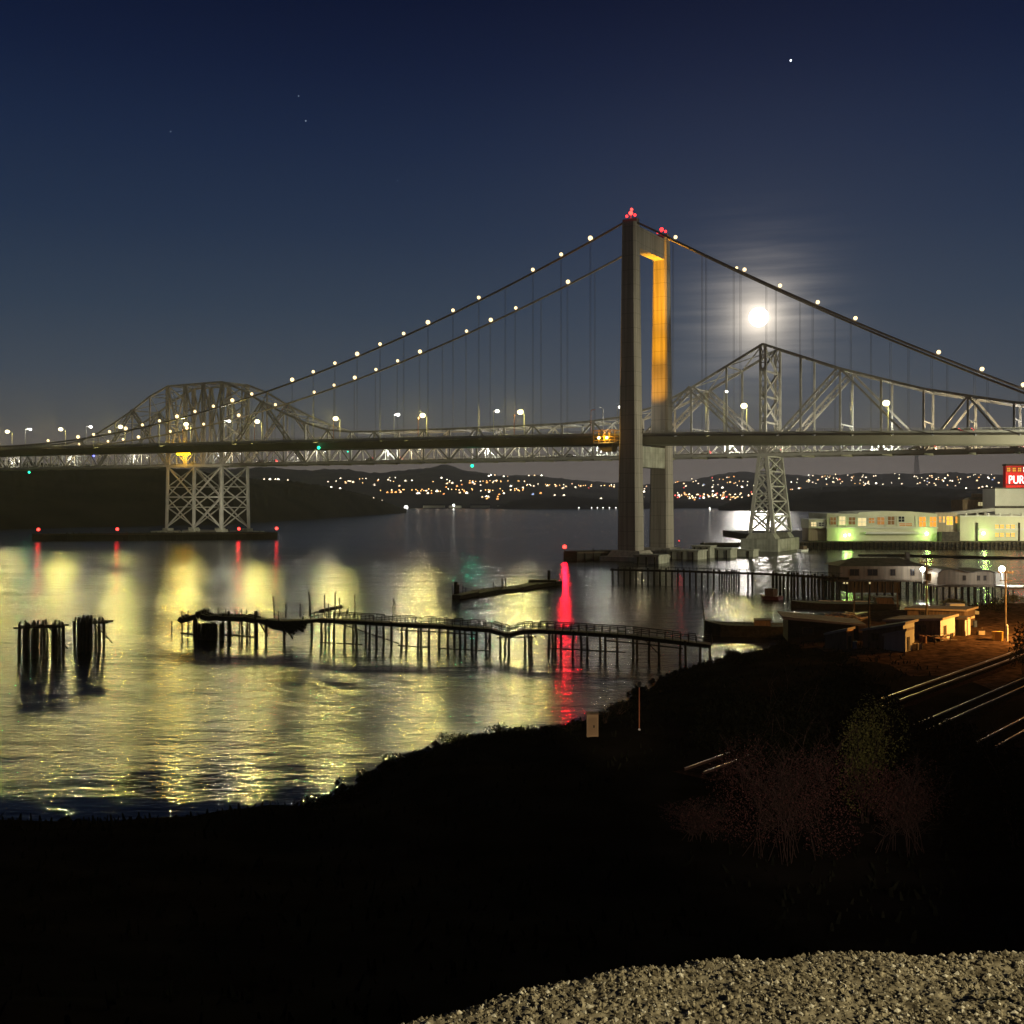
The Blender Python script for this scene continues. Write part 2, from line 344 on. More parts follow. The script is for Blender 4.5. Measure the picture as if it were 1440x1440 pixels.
# ------------------------------------------------------------------ suspension bridge
SPAN, SAG, ZT, SP, T0 = 744.5, 72.5, 123.0, 12.29, 16.35
WID = 27.5
DZ = [(-400,36),(-170,40.9),(-129,42.0),(-60,44.0),(0,45.4),(70,46.4),(138,47.2),(250,48.3),(384,49.4),(560,48.6),(760,46),(1000,40)]
def dz(t):                                                                 # deck surface height, smoothed
    return sum(interp(DZ, t+k) for k in (-30,-15,0,15,30))/5
def cz(t):
    if t >= 0: return ZT-4*SAG*(t/SPAN)*(1-t/SPAN)
    return ZT+.5963*t+.0005*t*t
sb = thing('suspension_bridge', 'long suspension bridge with twin concrete tower legs crossing the whole strait', 'bridge', loc=B(0,WID/2,0))
def bl(v): return v-sb.location if isinstance(v, Vector) else Vector(v)-sb.location
def Bs(t, D, z): return B(t, D, z)-sb.location
def leg(t, D):
    b = MB(); levels = [(-3,8.0,6.6),(1.5,8.0,6.6),(45,7.0,5.9),(90,6.0,5.2),(ZT-1.5,5.3,4.7)]
    ring = []
    for z, lw, tw in levels:
        ch = .7
        pts = [(-lw/2+ch,-tw/2),(lw/2-ch,-tw/2),(lw/2,-tw/2+ch),(lw/2,tw/2-ch),(lw/2-ch,tw/2),(-lw/2+ch,tw/2),(-lw/2,tw/2-ch),(-lw/2,-tw/2+ch)]
        base = len(b.v); b.v += [tuple(Bs(t+p, D+q, z)) for p, q in pts]; ring.append(base)
    for a, c2 in zip(ring, ring[1:]):
        for j in range(8):
            q = (j+1) % 8; b.f.append((a+j, c2+j, c2+q, a+q)); b.m.append(0)
    b.f.append(tuple(ring[-1]+j for j in reversed(range(8)))); b.m.append(0)
    o = b.build('tower_leg', CONC, sb)
    s2 = MB(); s2.box(Bs(t, D, ZT-1.5), 5.6, 2.2, 1.3, ax=U); s2.build('cable_saddle', CABLE, o)
    return o
for t in (0, SPAN):
    for D in (0, WID): leg(t, D)
    cbm = MB(); z0, z1 = 112.8, 120.6
    cbm.hexa([Bs(t+p, D, z) for z in (z0, z1) for p, D in ((-2.1,2.3),(2.1,2.3),(2.1,WID-2.3),(-2.1,WID-2.3))])
    cbm.build('top_crossbeam', CONC, sb)
    cbm = MB(); z0, z1 = 33.6, dz(t)-4.1
    cbm.hexa([Bs(t+p, D, z) for z in (z0, z1) for p, D in ((-2.6,3.0),(2.6,3.0),(2.6,WID-3.0),(-2.6,WID-3.0))])
    cbm.build('deck_crossbeam', CONC2, sb)
DL, DR = 3.3, WID-3.3
ts = [-200+10*i for i in range(121)]
b = MB(); prof = [(DL,-.7),(DL+2.6,-3.3),(DR-2.6,-3.3),(DR,-.7),(DR-.3,0),(DL+.3,0)]
for t in ts: b.v += [tuple(Bs(t, D, dz(t)+z)) for D, z in prof]
for i in range(len(ts)-1):
    for j in range(6):
        q = (j+1) % 6; o = i*6; b.f.append((o+j, o+6+j, o+6+q, o+q)); b.m.append(1 if j == 4 else 0)
b.build('deck', [DECKM, ROAD], sb)
for D in (DL+.55, DR-.55):
    b = MB()
    for i in range(len(ts)-1):
        t, t2 = ts[i], ts[i+1]
        b.beam(Bs(t, D, dz(t)+.42), Bs(t2, D, dz(t2)+.42), .35, .8)
        for h in (1.15, 1.55): b.beam(Bs(t, D, dz(t)+h), Bs(t2, D, dz(t2)+h), .12, .12)
    for k in range(0, 400):
        t = -200+3*k; b.beam(Bs(t, D, dz(t)+.82), Bs(t, D, dz(t)+1.6), .14, .14)
    b.build('railing', RAILM, sb)
HR = .05
hang_ts = [T0+SP*k for k in range(33)]; hang_tr = [-T0-SP*k for k in range(12)]
for D in (0, WID):
    b = MB(); pts = [Bs(t, D, cz(t)) for t in np.linspace(-200, SPAN, 100)]
    b.tube(pts, .42, 6); b.build('main_cable', CABLE, sb)
    for t in hang_ts+hang_tr:
        if cz(t)-dz(t) < 2: continue
        b = MB()
        for e in (-.22, .22): b.tube([Bs(t+e, D, dz(t)-1.0), Bs(t+e, D, cz(t)-.3)], HR, 4, caps=False)
        Dd = DL+.2 if D == 0 else DR-.2
        b.beam(Bs(t, D, dz(t)-.9), Bs(t, Dd, dz(t)-.5), .3, .3)
        b.build('hanger', HANG, sb)
# inspection platform hung on the main span side of the near leg
ip = thing('inspection_platform', 'floodlit orange maintenance platform hung under the deck beside the near tower leg', 'platform', loc=B(9.5,.2,dz(9)-3.2))
b = MB(); b.box((0,0,0), 8.5, 5.5, .4, ax=U); b.build('floor', RAILM, ip)
b = MB()
for h in (1.2, 2.4, 4.8):
    for s in (-1,1): b.beam(U*-4.2+Wv*2.7*s+Vector((0,0,h)), U*4.2+Wv*2.7*s+Vector((0,0,h)), .14)
    for s in (-1,1): b.beam(U*4.2*s+Wv*-2.7+Vector((0,0,h)), U*4.2*s+Wv*2.7+Vector((0,0,h)), .14)
for s in (-4.2,-2.1,0,2.1,4.2):
    for q in (-2.7,2.7): b.beam(U*s+Wv*q+Vector((0,0,.3)), U*s+Wv*q+Vector((0,0,4.8)), .16)
b.build('guard_rail', YELP, ip)
b = MB(); b.prism([U*-3.4+Wv*-2+Vector((0,0,0)), U*3.4+Wv*-2+Vector((0,0,0)), U*1.2+Wv*-2+Vector((0,0,-3)), U*-2.6+Wv*-2+Vector((0,0,-3))], Wv*4)
b.build('hopper', DECKM, ip)
for s in (-1.2, 2.0):
    b = MB(); b.ball(U*s+Wv*-2.9+Vector((0,0,2.0)), .45); b.build('flood_lamp', AMBF, ip)
light('POINT', ip, U*-1+Wv*-3.6+Vector((0,0,2.2)), 1500, (1,.55,.10), .4)
light('SPOT', ip, U*1.0+Wv*-3.2+Vector((0,0,6.0)), 26000, (1,.50,.10), .4, aim=U*-.02+Wv*.10+Vector((0,0,1)), angle=R(55), blend=.6)
# tower floodlights: they wash the inner face of the far leg in orange
for t, zz, pw, an, lab in ((-2.4, 116, 1000000, 24, 'washing the top of the far tower leg'), (0, 93, 360000, 32, 'washing the middle of the far tower leg'), (2.4, 70, 90000, 44, 'washing the foot of the far tower leg')):
    fl = thing('floodlight', 'amber floodlight on the deck '+lab, 'floodlight', 'tower floodlights', B(t,4.6,dz(0)+1.3))
    b = MB(); b.box((0,0,-.9), .5, .5, .9, ax=U); b.build('stand', BLACKP, fl)
    b = MB(); b.tube([(0,0,0), Wv*.5+Vector((0,0,.8))], [.35,.5], 8); b.build('lamp_head', BLACKP, fl)
    light('SPOT', fl, Wv*.6+Vector((0,0,1.0)), pw, (1,.42,.008), .5, aim=B(0,WID-3,zz)-B(t,5.2,dz(0)+2.3), angle=R(an), blend=1.0)
# red aviation beacons on the two leg tops
for D, wh in ((0, True), (WID, False)):
    be = thing('aviation_beacon', 'bright pinkish-white and red beacon on top of the near tower leg' if wh else 'dim red beacon on top of the far tower leg', 'beacon', 'tower beacons', B(0,D,ZT-.2))
    b = MB(); b.tube([(0,0,0),(0,0,1.6)], .25, 6); b.build('post', RAILM, be)
    b = MB(); b.ball((0,0,2.2), .75); b.build('lens', REDW if wh else REDB, be)
    if wh: b = MB(); b.ball((.3,0,3.5), .5); b.build('lens', REDW, be)
    b = MB(); b.ball(U*1.6+Vector((0,0,1.3)), .5); b.ball(U*-1.6+Vector((0,0,1.3)), .5); b.build('side_lens', REDB, be)
    light('POINT', be, (0,-1.6,2.4), 500 if wh else 700, (1,.03,.05), .5)

# bulbs strung on the main cables
def cable_light(t, D, label, r=.62):
    o = thing('cable_light', label, 'cable light', 'bulbs along the main cables', B(t, D, cz(t)+.4))
    b = MB(); b.tube([(0,0,0),(0,0,.5)], .08, 5); b.build('bracket', BLACKP, o)
    b = MB(); b.ball((0,0,.9), r); b.build('bulb', BULBW, o)
near_k = [0,1,2,4,5,6,7,8,9,10,11,12,14,15,16,17,18,19,20,21,22,23,24,26]
for n, k in enumerate(near_k): cable_light(T0+SP*k, 0, '%s warm white bulb left of the tower along the upper (near) cable' % ORD[n], .66+.2*((k*7) % 3 == 0))
far_k = [0,2,3,4,6,7,8,9,10,11,13,15,17,18,19,21,22,23,25]
for n, k in enumerate(far_k): cable_light(T0+SP*(k+2)-.25, WID, '%s warm white bulb left of the tower along the lower (far) cable' % ORD[n], .64+.18*((k*5) % 3 == 0))
for n, px in enumerate((950,1047,1097,1150,1203,1320,1381,1439)): cable_light(tpx(px,0), 0, '%s warm white bulb right of the tower along the descending cable' % ORD[n], .64)
cable_light(tpx(1036,WID), WID, 'warm white bulb on the far cable just beside another bulb, right of the tower', .5)

# roadway lamps
def road_lamp(px, side, label, arm, lens, rad, power, col, hgt=10.4, on=True):
    D = 13.2 if side > 0 else 12.4
    t = tpx(px, D)
    o = thing('street_lamp', label, 'street lamp', 'street lamps on the suspension bridge', B(t, D, dz(t)))
    b = MB(); b.tube([(0,0,0),(0,0,hgt-.6)], [.17,.10], 6); b.build('pole', POLE, o)
    a = Wv*arm; b = MB(); b.tube([(0,0,hgt-.6), a*.4+Vector((0,0,hgt-.1)), a+Vector((0,0,hgt))], .07, 5); b.build('arm', POLE, o)
    b = MB(); b.box(a*1.1+Vector((0,0,hgt-.05)), .8, .4, .18, ax=Wv); b.build('lamp_head', POLE, o)
    if on:
        b = MB(); b.ball(a*1.1+Vector((0,0,hgt-.28)), rad, sz=.8); b.build('lens', lens, o)
        light('SPOT', o, a*1.1+Vector((0,0,hgt-.3))-Wv*(rad+.3), power, col, .45, aim=-Wv+Vector((0,0,-.22)), angle=R(125), blend=.35)
        light('POINT', o, a*1.1+Vector((0,0,hgt-.3-rad-.4)), 2600, col, .3)
YL = (1,.85,.23)
for n, px in enumerate((737,600,478,368,268,176,92,17)):
    road_lamp(px, 1, '%s large yellowish roadway lamp left of the tower' % ORD[n], -2.6, BULBA, 1.2, LPOW, YL)
for n, px in enumerate((1050,1249)):
    road_lamp(px, 1, '%s large yellowish roadway lamp right of the tower' % ORD[n], -2.6, BULBA, 1.2, LPOW*.5, YL)
for n, px in enumerate((-58,-135,-220)):
    road_lamp(px, 1, 'large yellowish roadway lamp farther along the deck', -2.6, BULBA, 1.2, LPOW, YL)
for n, px in enumerate((868,694,554,316,121,36)):
    road_lamp(px, -1, '%s small cool white roadway lamp left of the near leg, on the far carriageway' % ORD[n], 2.6, BULBB, .8, LPOW*.12, (1,.95,.8), 11.5)
road_lamp(1018, -1, 'small round white lamp just left of the steel truss tower', 2.6, BULBB, .5, LPOW*.1, (1,.95,.8), 16)
road_lamp(848, 1, 'unlit lamp post with a straight arm left of the near tower leg', -2.2, None, 0, 0, YL, 11, on=False)
for n, (px, hh) in enumerate(((831,9.5),(469,8.5),(588,8.5),(723,8.5),(358,8.5),(257,8))):
    t = tpx(px, 8); o = thing('sign_post', ('orange-coloured post, curved at its top, left of the near tower leg' if n == 0 else '%s orange-coloured post beside a yellowish roadway lamp left of the tower' % ORD[n-1]), 'post', 'orange-coloured posts on the deck', B(t, 8, dz(t)))
    b = MB(); b.tube([(0,0,0),(0,0,hh)], [.16,.12], 6); b.build('pole', POLEO, o)
    b = MB()
    if n == 0: b.tube([(0,0,hh),-U*.6+Vector((0,0,hh+.5)),-U*1.8+Vector((0,0,hh+.4))], .12, 6)
    else: b.box((0,0,hh), .5, .3, .5, ax=U)
    b.build('arm' if n == 0 else 'cap', POLEO, o)
# green navigation lamps under the decks
def nav_lamp(p, label, lens, power, col, rad=.6, cat='navigation lamp', group='green navigation lamps'):
    o = thing('navigation_lamp', label, cat, group, p)
    b = MB(); b.tube([(0,0,0),(0,0,1.2)], .1, 5); b.build('bracket', BLACKP, o)
    b = MB(); b.ball((0,0,-.4), rad); b.build('lens', lens, o)
    light('SPOT', o, (0,-rad-.4,-.5), power*.3, col, .3, aim=(0,-1,-.22), angle=R(80), blend=.6)

# ------------------------------------------------------------------ steel cantilever bridge
DT, TW, TR = 90.0, 20.0, -19.0
PAN, PC = 322/20, 46/3
def tn(i):
    if i <= 20: return TR+PAN*i
    if i <= 23: return TR+322+PC*(i-20)
    return TR+322+46+PAN*(i-23)
IMIN, IMAX = -10, 43
UP = [(0,87.5),(30,71.8),(40,66.5),(54,61.5),(68,58.6),(92,57.2),(161,57.0)]
UPA = [(0,87.5),(33,74.8),(66,64.6),(101,57.4),(170,52)]
UPC = [(0,89.8),(17,84),(33,76),(50,69),(66,63),(82,58.8),(100,57.4),(161,57)]
def zbot(t): return 40.7+.003*t
def ztop(i):
    t = tn(i)
    if t < TR-1: return interp(UPA, TR-t)
    if 20 <= i <= 23: return 89.8
    if i > 23: return interp(UPC, min(t-tn(23), max(0, tn(43)-t)))
    m = (tn(0)+tn(20))/2
    return interp(UP, t-TR) if t < m else interp(UPC, tn(20)-t)
cb = thing('cantilever_bridge', 'older grey steel cantilever truss bridge running behind the suspension bridge', 'bridge', loc=B(0,DT+TW/2,0))
def Cs(t, D, z): return B(t, D, z)-cb.location
def lattice(b, p, q, wid, chord, n, axis):
    p = Vector(p); q = Vector(q); a = Vector(axis).normalized()*wid/2
    b.beam(p-a, q-a, chord); b.beam(p+a, q+a, chord)
    for k in range(n):
        s0, s1 = p.lerp(q, k/n), p.lerp(q, (k+1)/n)
        b.beam(s0-a, s1+a, chord*.35); b.beam(s0+a, s1-a, chord*.35)
        b.beam(s1-a, s1+a, chord*.4)
for s, D in enumerate((DT, DT+TW)):
    b = MB(); b2 = MB(); b3 = MB()
    for i in range(IMIN, IMAX):
        b.beam(Cs(tn(i), D, ztop(i)), Cs(tn(i+1), D, ztop(i+1)), 1.0, 1.0)
        b2.beam(Cs(tn(i), D, zbot(tn(i))), Cs(tn(i+1), D, zbot(tn(i+1))), 1.0, 1.1)
        # secondary bracing in the lower half of each panel
        for h in range(2):
            ta, tb_ = tn(i)+(tn(i+1)-tn(i))*h/2, tn(i)+(tn(i+1)-tn(i))*(h+1)/2
            z = zbot(ta)
            if h == 0: b3.beam(Cs(ta, D, z+.5), Cs(tb_, D, z+8.2), .5)
            else: b3.beam(Cs(ta, D, z+8.2), Cs(tb_, D, z+.5), .5)
            b3.beam(Cs(tb_, D, z+.5), Cs(tb_, D, z+8.2), .38)
            b3.beam(Cs(ta, D, z+8.2), Cs(tb_, D, z+8.2), .4)
    b.build('top_chord', TRUSSF, cb); b2.build('bottom_chord', TRUSS, cb); b3.build('secondary_bracing', TRUSS, cb)
    for i in range(IMIN, IMAX+1):
        t = tn(i); b = MB()
        if i == 0 or 20 <= i <= 23:
            lattice(b, Cs(t, D, zbot(t)), Cs(t, D, ztop(i)), 2.2, .9, 6, U)
        else: b.beam(Cs(t, D, zbot(t)+.5), Cs(t, D, ztop(i)-.5), .62, .8)
        b.build('post', TRUSSF, cb)
    def diag(i, up, j, up2, heavy):
        b = MB(); p = Cs(tn(i), D, ztop(i) if up else zbot(tn(i))); q = Cs(tn(j), D, ztop(j) if up2 else zbot(tn(j)))
        if heavy: lattice(b, p, q, 2.2, .75, 9, (q-p).cross(Wv))
        else: b.beam(p, q, .75, .8)
        b.build('diagonal', TRUSSF, cb)
    diag(0,0,2,1,True); diag(2,1,4,0,True); diag(0,0,-2,1,True); diag(-2,1,-4,0,False)
    diag(-4,0,-5,1,False); diag(-5,1,-6,0,False); diag(-6,0,-7,1,False); diag(-7,1,-8,0,False); diag(-8,0,-9,1,False); diag(-9,1,-10,0,False)
    for i in range(4, 16): diag(i, i % 2 == 1, i+1, i % 2 == 0, False)
    diag(20,0,18,1,True); diag(18,1,16,0,True); diag(23,0,25,1,True); diag(25,1,27,0,True)
    diag(20,0,21,1,False); diag(20,1,21,0,False); diag(21,0,22,1,False); diag(21,1,22,0,False); diag(22,0,23,1,False); diag(22,1,23,0,False)
    for i in range(27, 39): diag(i, i % 2 == 0, i+1, i % 2 == 1, False)
b = MB()                                                                    # cross bracing between the two trusses, overhead
for i in range(IMIN, IMAX+1):
    z = ztop(i); t = tn(i)
    b.beam(Cs(t, DT, z), Cs(t, DT+TW, z), .6)
    if i < IMAX:
        b.beam(Cs(t, DT, z), Cs(tn(i+1), DT+TW, ztop(i+1)), .4); b.beam(Cs(t, DT+TW, z), Cs(tn(i+1), DT, ztop(i+1)), .4)
b.build('lateral_bracing', TRUSSF, cb)
for i in (-8,-7,-6,-5,-4,-2,2,4,6,8,10,12,14,16,18,25,27): # portal frames
    t = tn(i); z = min(ztop(i), zbot(t)+15); b = MB()
    b.beam(Cs(t, DT, z-3), Cs(t, DT+TW, z-3), .45); b.beam(Cs(t, DT, z-7), Cs(t, DT+5, z-3), .4); b.beam(Cs(t, DT+TW, z-7), Cs(t, DT+TW-5, z-3), .4)
    b.build('portal_frame', TRUSSF, cb)
for i in (0,20,23):                                                         # sway frames of the towers
    t = tn(i); b = MB(); zz = np.linspace(zbot(t)+14, ztop(i), 4)
    for k in range(3):
        b.beam(Cs(t, DT, zz[k]), Cs(t, DT+TW, zz[k+1]), .8); b.beam(Cs(t, DT+TW, zz[k]), Cs(t, DT, zz[k+1]), .8); b.beam(Cs(t, DT, zz[k]), Cs(t, DT+TW, zz[k]), .7)
    b.build('sway_frame', TRUSSF, cb)
b = MB(); b4 = MB()
for i in range(IMIN, IMAX):
    p = [Cs(tn(i), DT+.8, zbot(tn(i))+.35), Cs(tn(i), DT+TW-.8, zbot(tn(i))+.35), Cs(tn(i+1), DT+TW-.8, zbot(tn(i+1))+.35), Cs(tn(i+1), DT+.8, zbot(tn(i+1))+.35)]
    b.hexa(p+[q+Vector((0,0,.6)) for q in p], 0)
    for D in (DT+1.0, DT+TW-1.0):
        for h in (1.5, 2.1): b4.beam(Cs(tn(i), D, zbot(tn(i))+h), Cs(tn(i+1), D, zbot(tn(i+1))+h), .14)
        for k in range(4): tt = tn(i)+(tn(i+1)-tn(i))*k/4; b4.beam(Cs(tt, D, zbot(tt)+.95), Cs(tt, D, zbot(tt)+2.1), .12)
    b.beam(Cs(tn(i), DT+.4, zbot(tn(i))-.3), Cs(tn(i), DT+TW-.4, zbot(tn(i))-.3), .6, 1.2)
b.build('road_deck', DECKM, cb); b4.build('railing', RAILM, cb)
# trestle towers down to the piers
def trestle(ta, tb_, ncol, zp, tiers, flare, deep):
    tw = link(bpy.data.objects.new('trestle_tower', None), cb)
    zt = zbot(ta)-.6
    def col(f, D, z):                                                       # flares outwards towards the pier
        k = (zt-z)/(zt-zp); tm = (ta+tb_)/2; t = ta+(tb_-ta)*f
        return Cs(t+(t-tm)*flare*k, D+(1 if D > DT+TW/2 else -1)*deep*k, z)
    for D in (DT, DT+TW):
        for q in range(ncol):
            b = MB(); b.beam(col(q/(ncol-1), D, zp), col(q/(ncol-1), D, zt), 1.35, 1.35); b.build('leg', TRUSS, tw)
    zz = np.linspace(zp+.8, zt, tiers+1)
    b = MB()
    for D in (DT, DT+TW):
        for k in range(tiers):
            for q in range(ncol-1):
                f0, f1 = q/(ncol-1), (q+1)/(ncol-1)
                if (q+k) % 2 == 0: b.beam(col(f0, D, zz[k]), col(f1, D, zz[k+1]), .75); b.beam(col(f1, D, zz[k]), col(f0, D, zz[k+1]), .55)
                else: b.beam(col(f1, D, zz[k]), col(f0, D, zz[k+1]), .75); b.beam(col(f0, D, zz[k]), col(f1, D, zz[k+1]), .55)
            b.beam(col(0, D, zz[k+1]), col(1, D, zz[k+1]), .8)
    b.build('face_brace', TRUSS, tw)
    b = MB(); zz = np.linspace(zp+.8, zt, tiers+2)
    for q in range(ncol):
        f = q/(ncol-1)
        for k in range(tiers+1):
            b.beam(col(f, DT, zz[k]), col(f, DT+TW, zz[k+1]), .6); b.beam(col(f, DT+TW, zz[k]), col(f, DT, zz[k+1]), .6)
            b.beam(col(f, DT, zz[k+1]), col(f, DT+TW, zz[k+1]), .6)
    b.build('side_brace', TRUSS, tw)
trestle(tn(20), tn(23), 3, 4.0, 2, .02, .6)
trestle(TR-1.6, TR+1.6, 2, 7.5, 4, 2.2, 1.5)
b = MB(); b.hexa([Cs(TR+p, D, z) for z, g in ((-2,0),(5.2,0)) for p, D in ((-8,DT-5),(8,DT-5),(8,DT+TW+5),(-8,DT+TW+5))]); 
for D in (DT, DT+TW):
    b.hexa([Cs(TR+p*g, D+q*g, z) for z, g in ((5.22,1),(7.6,.75)) for p, q in ((-6.5,-3.2),(6.5,-3.2),(6.5,3.2),(-6.5,3.2))])
b.build('pier', CONC2, cb)
b = MB(); b.hexa([Cs(p, D, z) for z in (-2, 2.6) for p, D in ((tn(20)-7,DT-7),(tn(23)+7,DT-7),(tn(23)+7,DT+TW+7),(tn(20)-7,DT+TW+7))])
for q in (20, 21.5, 23):
    for D in (DT, DT+TW): b.box(Cs(tn(20)+(46)*(q-20)/3, D, 2.62), 4.5, 4.5, 1.6, ax=U)
b.build('pier', CONC2, cb)
# roadway lamps inside the truss
for n, i in enumerate([-9,-7,-5,-3,-1,1,3,5,7,9,11,13,15,17,19,21,24,26,28,30,32,34,36]):
    t = tn(i)+5; side = DT+2 if n % 2 == 0 else DT+TW-2
    o = thing('truss_lamp', 'small roadway lamp on the truss bridge deck, half hidden behind the suspension bridge', 'street lamp', 'lamps along the truss bridge roadway', B(t, side, zbot(t)+.95))
    b = MB(); b.tube([(0,0,0),(0,0,5.4)], .1, 5); b.build('pole', POLE, o)
    a = Wv*(1.5 if n % 2 == 0 else -1.5); b = MB(); b.beam((0,0,5.3), a+Vector((0,0,5.5)), .1); b.build('arm', POLE, o)
    b = MB(); b.ball(a+Vector((0,0,5.35)), .22, sz=.7); b.build('lens', BULBB, o)
    c_ = ((1,.92,.62),(1,.95,.82),(1,.80,.45),(.95,1,.85))[n % 4]
    light('POINT', o, a+Vector((0,0,4.6)), 26000 if i < -1 else 13000 if i < 2 else 9000 if i < 17 else 4800, c_, .3)
# four amber warning lamps
o = thing('warning_lamp_row', 'row of four glowing amber lamps on the truss above the lattice tower', 'warning lamps', loc=B(tpx(259,DT-1.2), DT-1.2, 49.0))
b = MB(); b.beam(U*-6, U*6, .5, .8); b.build('bar', BLACKP, o)
for k in range(4):
    b = MB(); b.ball(U*(4.3-2.9*k)+Wv*-.6, 1.25); b.build('lamp', YELB, o)
light('POINT', o, Wv*-3, 9000, (1,.50,.02), .8)

px41 = tpx(41, DT-1)
nav_lamp(B(px41, DT-1, zbot(px41)-2.2), 'green lamp hanging under the truss at the far left', GREENB, 3500, (.02,1,.45), .8)
nav_lamp(B(tpx(450,DL), DL-.8, dz(tpx(450,DL))-2.6), 'green lamp on the edge of the deck above the shoreline hill', GREENB, 2600, (.02,1,.5), .7)
nav_lamp(B(tpx(489,DT-1), DT-1, 47.5), 'dim green lamp just right of another green lamp under the deck', GREENB, 600, (.02,1,.5), .4)
nav_lamp(B(tpx(664,DT-1), DT-1, zbot(tpx(664,DT))-2.4), 'green lamp hanging below the truss at mid strait', GREENB, 6500, (.02,1,.5), .8)
nav_lamp(B(tpx(132,DT-1), DT-1, 49.5), 'small blue lamp on the truss near the left edge', BLUEB, 300, (.1,.1,1), .6, group='blue lamps')

# cars
def make_car(label, p, ax, paint, brake):
    o = thing('car', label, 'car', 'cars crossing the bridges', p); x = Vector(ax).normalized(); y = Vector((-x.y, x.x, 0)); z = Vector((0,0,1))
    def pr(prof, w0, w1, name, m, par=o):
        b = MB(); n = len(prof); b.v = [tuple(x*a+y*(-w0/2)+z*h) for a, h in prof]+[tuple(x*a+y*(w0/2)+z*h) for a, h in prof]
        b.f = [tuple(reversed(range(n))), tuple(range(n, 2*n))]+[(i, (i+1) % n, n+(i+1) % n, n+i) for i in range(n)]; b.m = [0]*len(b.f)
        return b.build(name, m, par)
    pr([(-2.2,.35),(2.2,.35),(2.25,.7),(1.2,.95),(-2.15,1.0),(-2.25,.7)], 1.8, 1.8, 'body', paint)
    pr([(-1.9,1.0),(.9,.97),(.3,1.45),(-1.3,1.5)], 1.55, 1.4, 'cabin', GLASS)
    for a in (-1.4, 1.4):
        for s in (-.8, .8):
            b = MB(); b.tube([x*a+y*(s-.1)+z*.33, x*a+y*(s+.1)+z*.33], .33, 10); b.build('wheel', TYRE, o)
    for s in (-.7,.7):
        b = MB(); b.box(x*-2.27+y*s+z*.72, .06, .42, .22, ax=x); b.build('tail_lamp', TAIL, o)
        b = MB(); b.box(x*2.24+y*s+z*.62, .06, .36, .18, ax=x); b.build('headlamp', HEADL, o)
    if brake:
        b = MB(); b.box(x*-1.75+z*1.36, .06, 1.0, .12, ax=x); b.build('brake_lamp', TAIL, o)
        light('POINT', o, x*-2.7+z*.8, 120, (1,.03,.03), .3)
for n, (px, D, br, d, lab) in enumerate(((1340,5.6,True,1,'grey car with red tail lamps on the near deck edge, at far right'),(1358,5.6,True,1,'second grey car with red tail lamps close behind another, at far right'))):
    t = tpx(px, D); make_car(lab, B(t, D, dz(t)+.02), U*d, CARG, br)
for n, (px, D, d, lab) in enumerate(((1430,DT+5,1,'car with red tail lamps on the truss bridge, far right edge'),(1285,DT+5,1,'car on the truss bridge in the truss bay right of the pylon lamp'),(1308,DT+5,1,'car with red tail lamps following another on the truss bridge, right side'),
        (1092,DT+5,1,'car with red tail lamps just right of the steel truss tower'),(992,DT+5,1,'car on the truss bridge just right of the concrete tower'),(802,DT+5,-1,'car with white headlamps on the truss bridge left of the concrete tower'),
        (560,DT+5,1,'car with red tail lamps on the truss bridge at mid strait'),(520,DT+5,1,'second car with red tail lamps at mid strait on the truss bridge'),(385,DT+5,1,'car on the truss bridge just right of the lattice trestle'),(366,DT+5,1,'car with red tail lamps right over the lattice trestle side'))):
    t = tpx(px, D); make_car(lab, B(t, D, zbot(t)+.97), U*d, CARG if n % 2 else WHITEP, True)
# ------------------------------------------------------------------ moon and stars
mo = MB(); mo.ball((0,0,0), 80, nu=24, nv=14); mo = mo.build('moon', MOONM, smooth=True, loc=camo.location+MOON*9300)
tag(mo, 'bright full moon hanging just above the peak of the steel truss', 'moon')
for px, py, r_, e_, lab in ((1112,85,7,5,'brightest white star, high above the moon'),(420,135,3.6,.8,'faint star, upper of a close pair left of centre'),(430,170,4,1.0,'faint star, lower of a close pair left of centre'),
                      (240,185,3.6,.7,'faint lone star in the upper left sky'),(559,254,3,.5,'very faint star in mid sky left of the tower')):
    d = Vector(((px-720)/F, 1, (YH-py)/F)).normalized(); b = MB(); b.ball((0,0,0), r_, nu=8, nv=6)
    tag(b.build('star', glow('star_light', (.85,.92,1), e_), loc=camo.location+d*9200), lab, 'star', 'stars')

# ------------------------------------------------------------------ town on the far hills
def house_mesh(wl, win, w=9, d=8, h=5):
    b = MB(); b.box((0,0,0), w, d, h, m=0)
    b.prism([(-w/2-.4,-d/2-.4,h),(w/2+.4,-d/2-.4,h),(0,-d/2-.4,h+2.6)], (0,d+.8,0), 1)
    b.face([(-w*.30,-d/2-.05,h*.35),(-w*.10,-d/2-.05,h*.35),(-w*.10,-d/2-.05,h*.75),(-w*.30,-d/2-.05,h*.75)], 2)
    b.face([(w*.10,-d/2-.05,h*.35),(w*.22,-d/2-.05,h*.35),(w*.22,-d/2-.05,h*.70),(w*.10,-d/2-.05,h*.70)], 2)
    b.ball((w*.02,-d/2-1,h*.9), 1.0, 2, 6, 4)
    o = b.build('house', [wl, ROOFD, win]); me = o.data; bpy.data.objects.remove(o); return me
HW = [('white-lit', house_mesh(WALLG, glow('house_light_white', (1,.80,.56), 6))), ('warm-lit', house_mesh(WALLG, glow('house_light_warm', (1,.66,.36), 6))),
      ('orange-lit', house_mesh(BROWN, glow('house_light_orange', (1,.42,.12), 5))), ('bright white-lit', house_mesh(WALLW, glow('house_light_bright', (1,.90,.74), 12))),
      ('red-lit', house_mesh(BROWN, glow('house_light_red', (1,.12,.10), 5))), ('bluish-lit', house_mesh(WALLG, glow('house_light_blue', (.45,.60,1), 3.0)))]
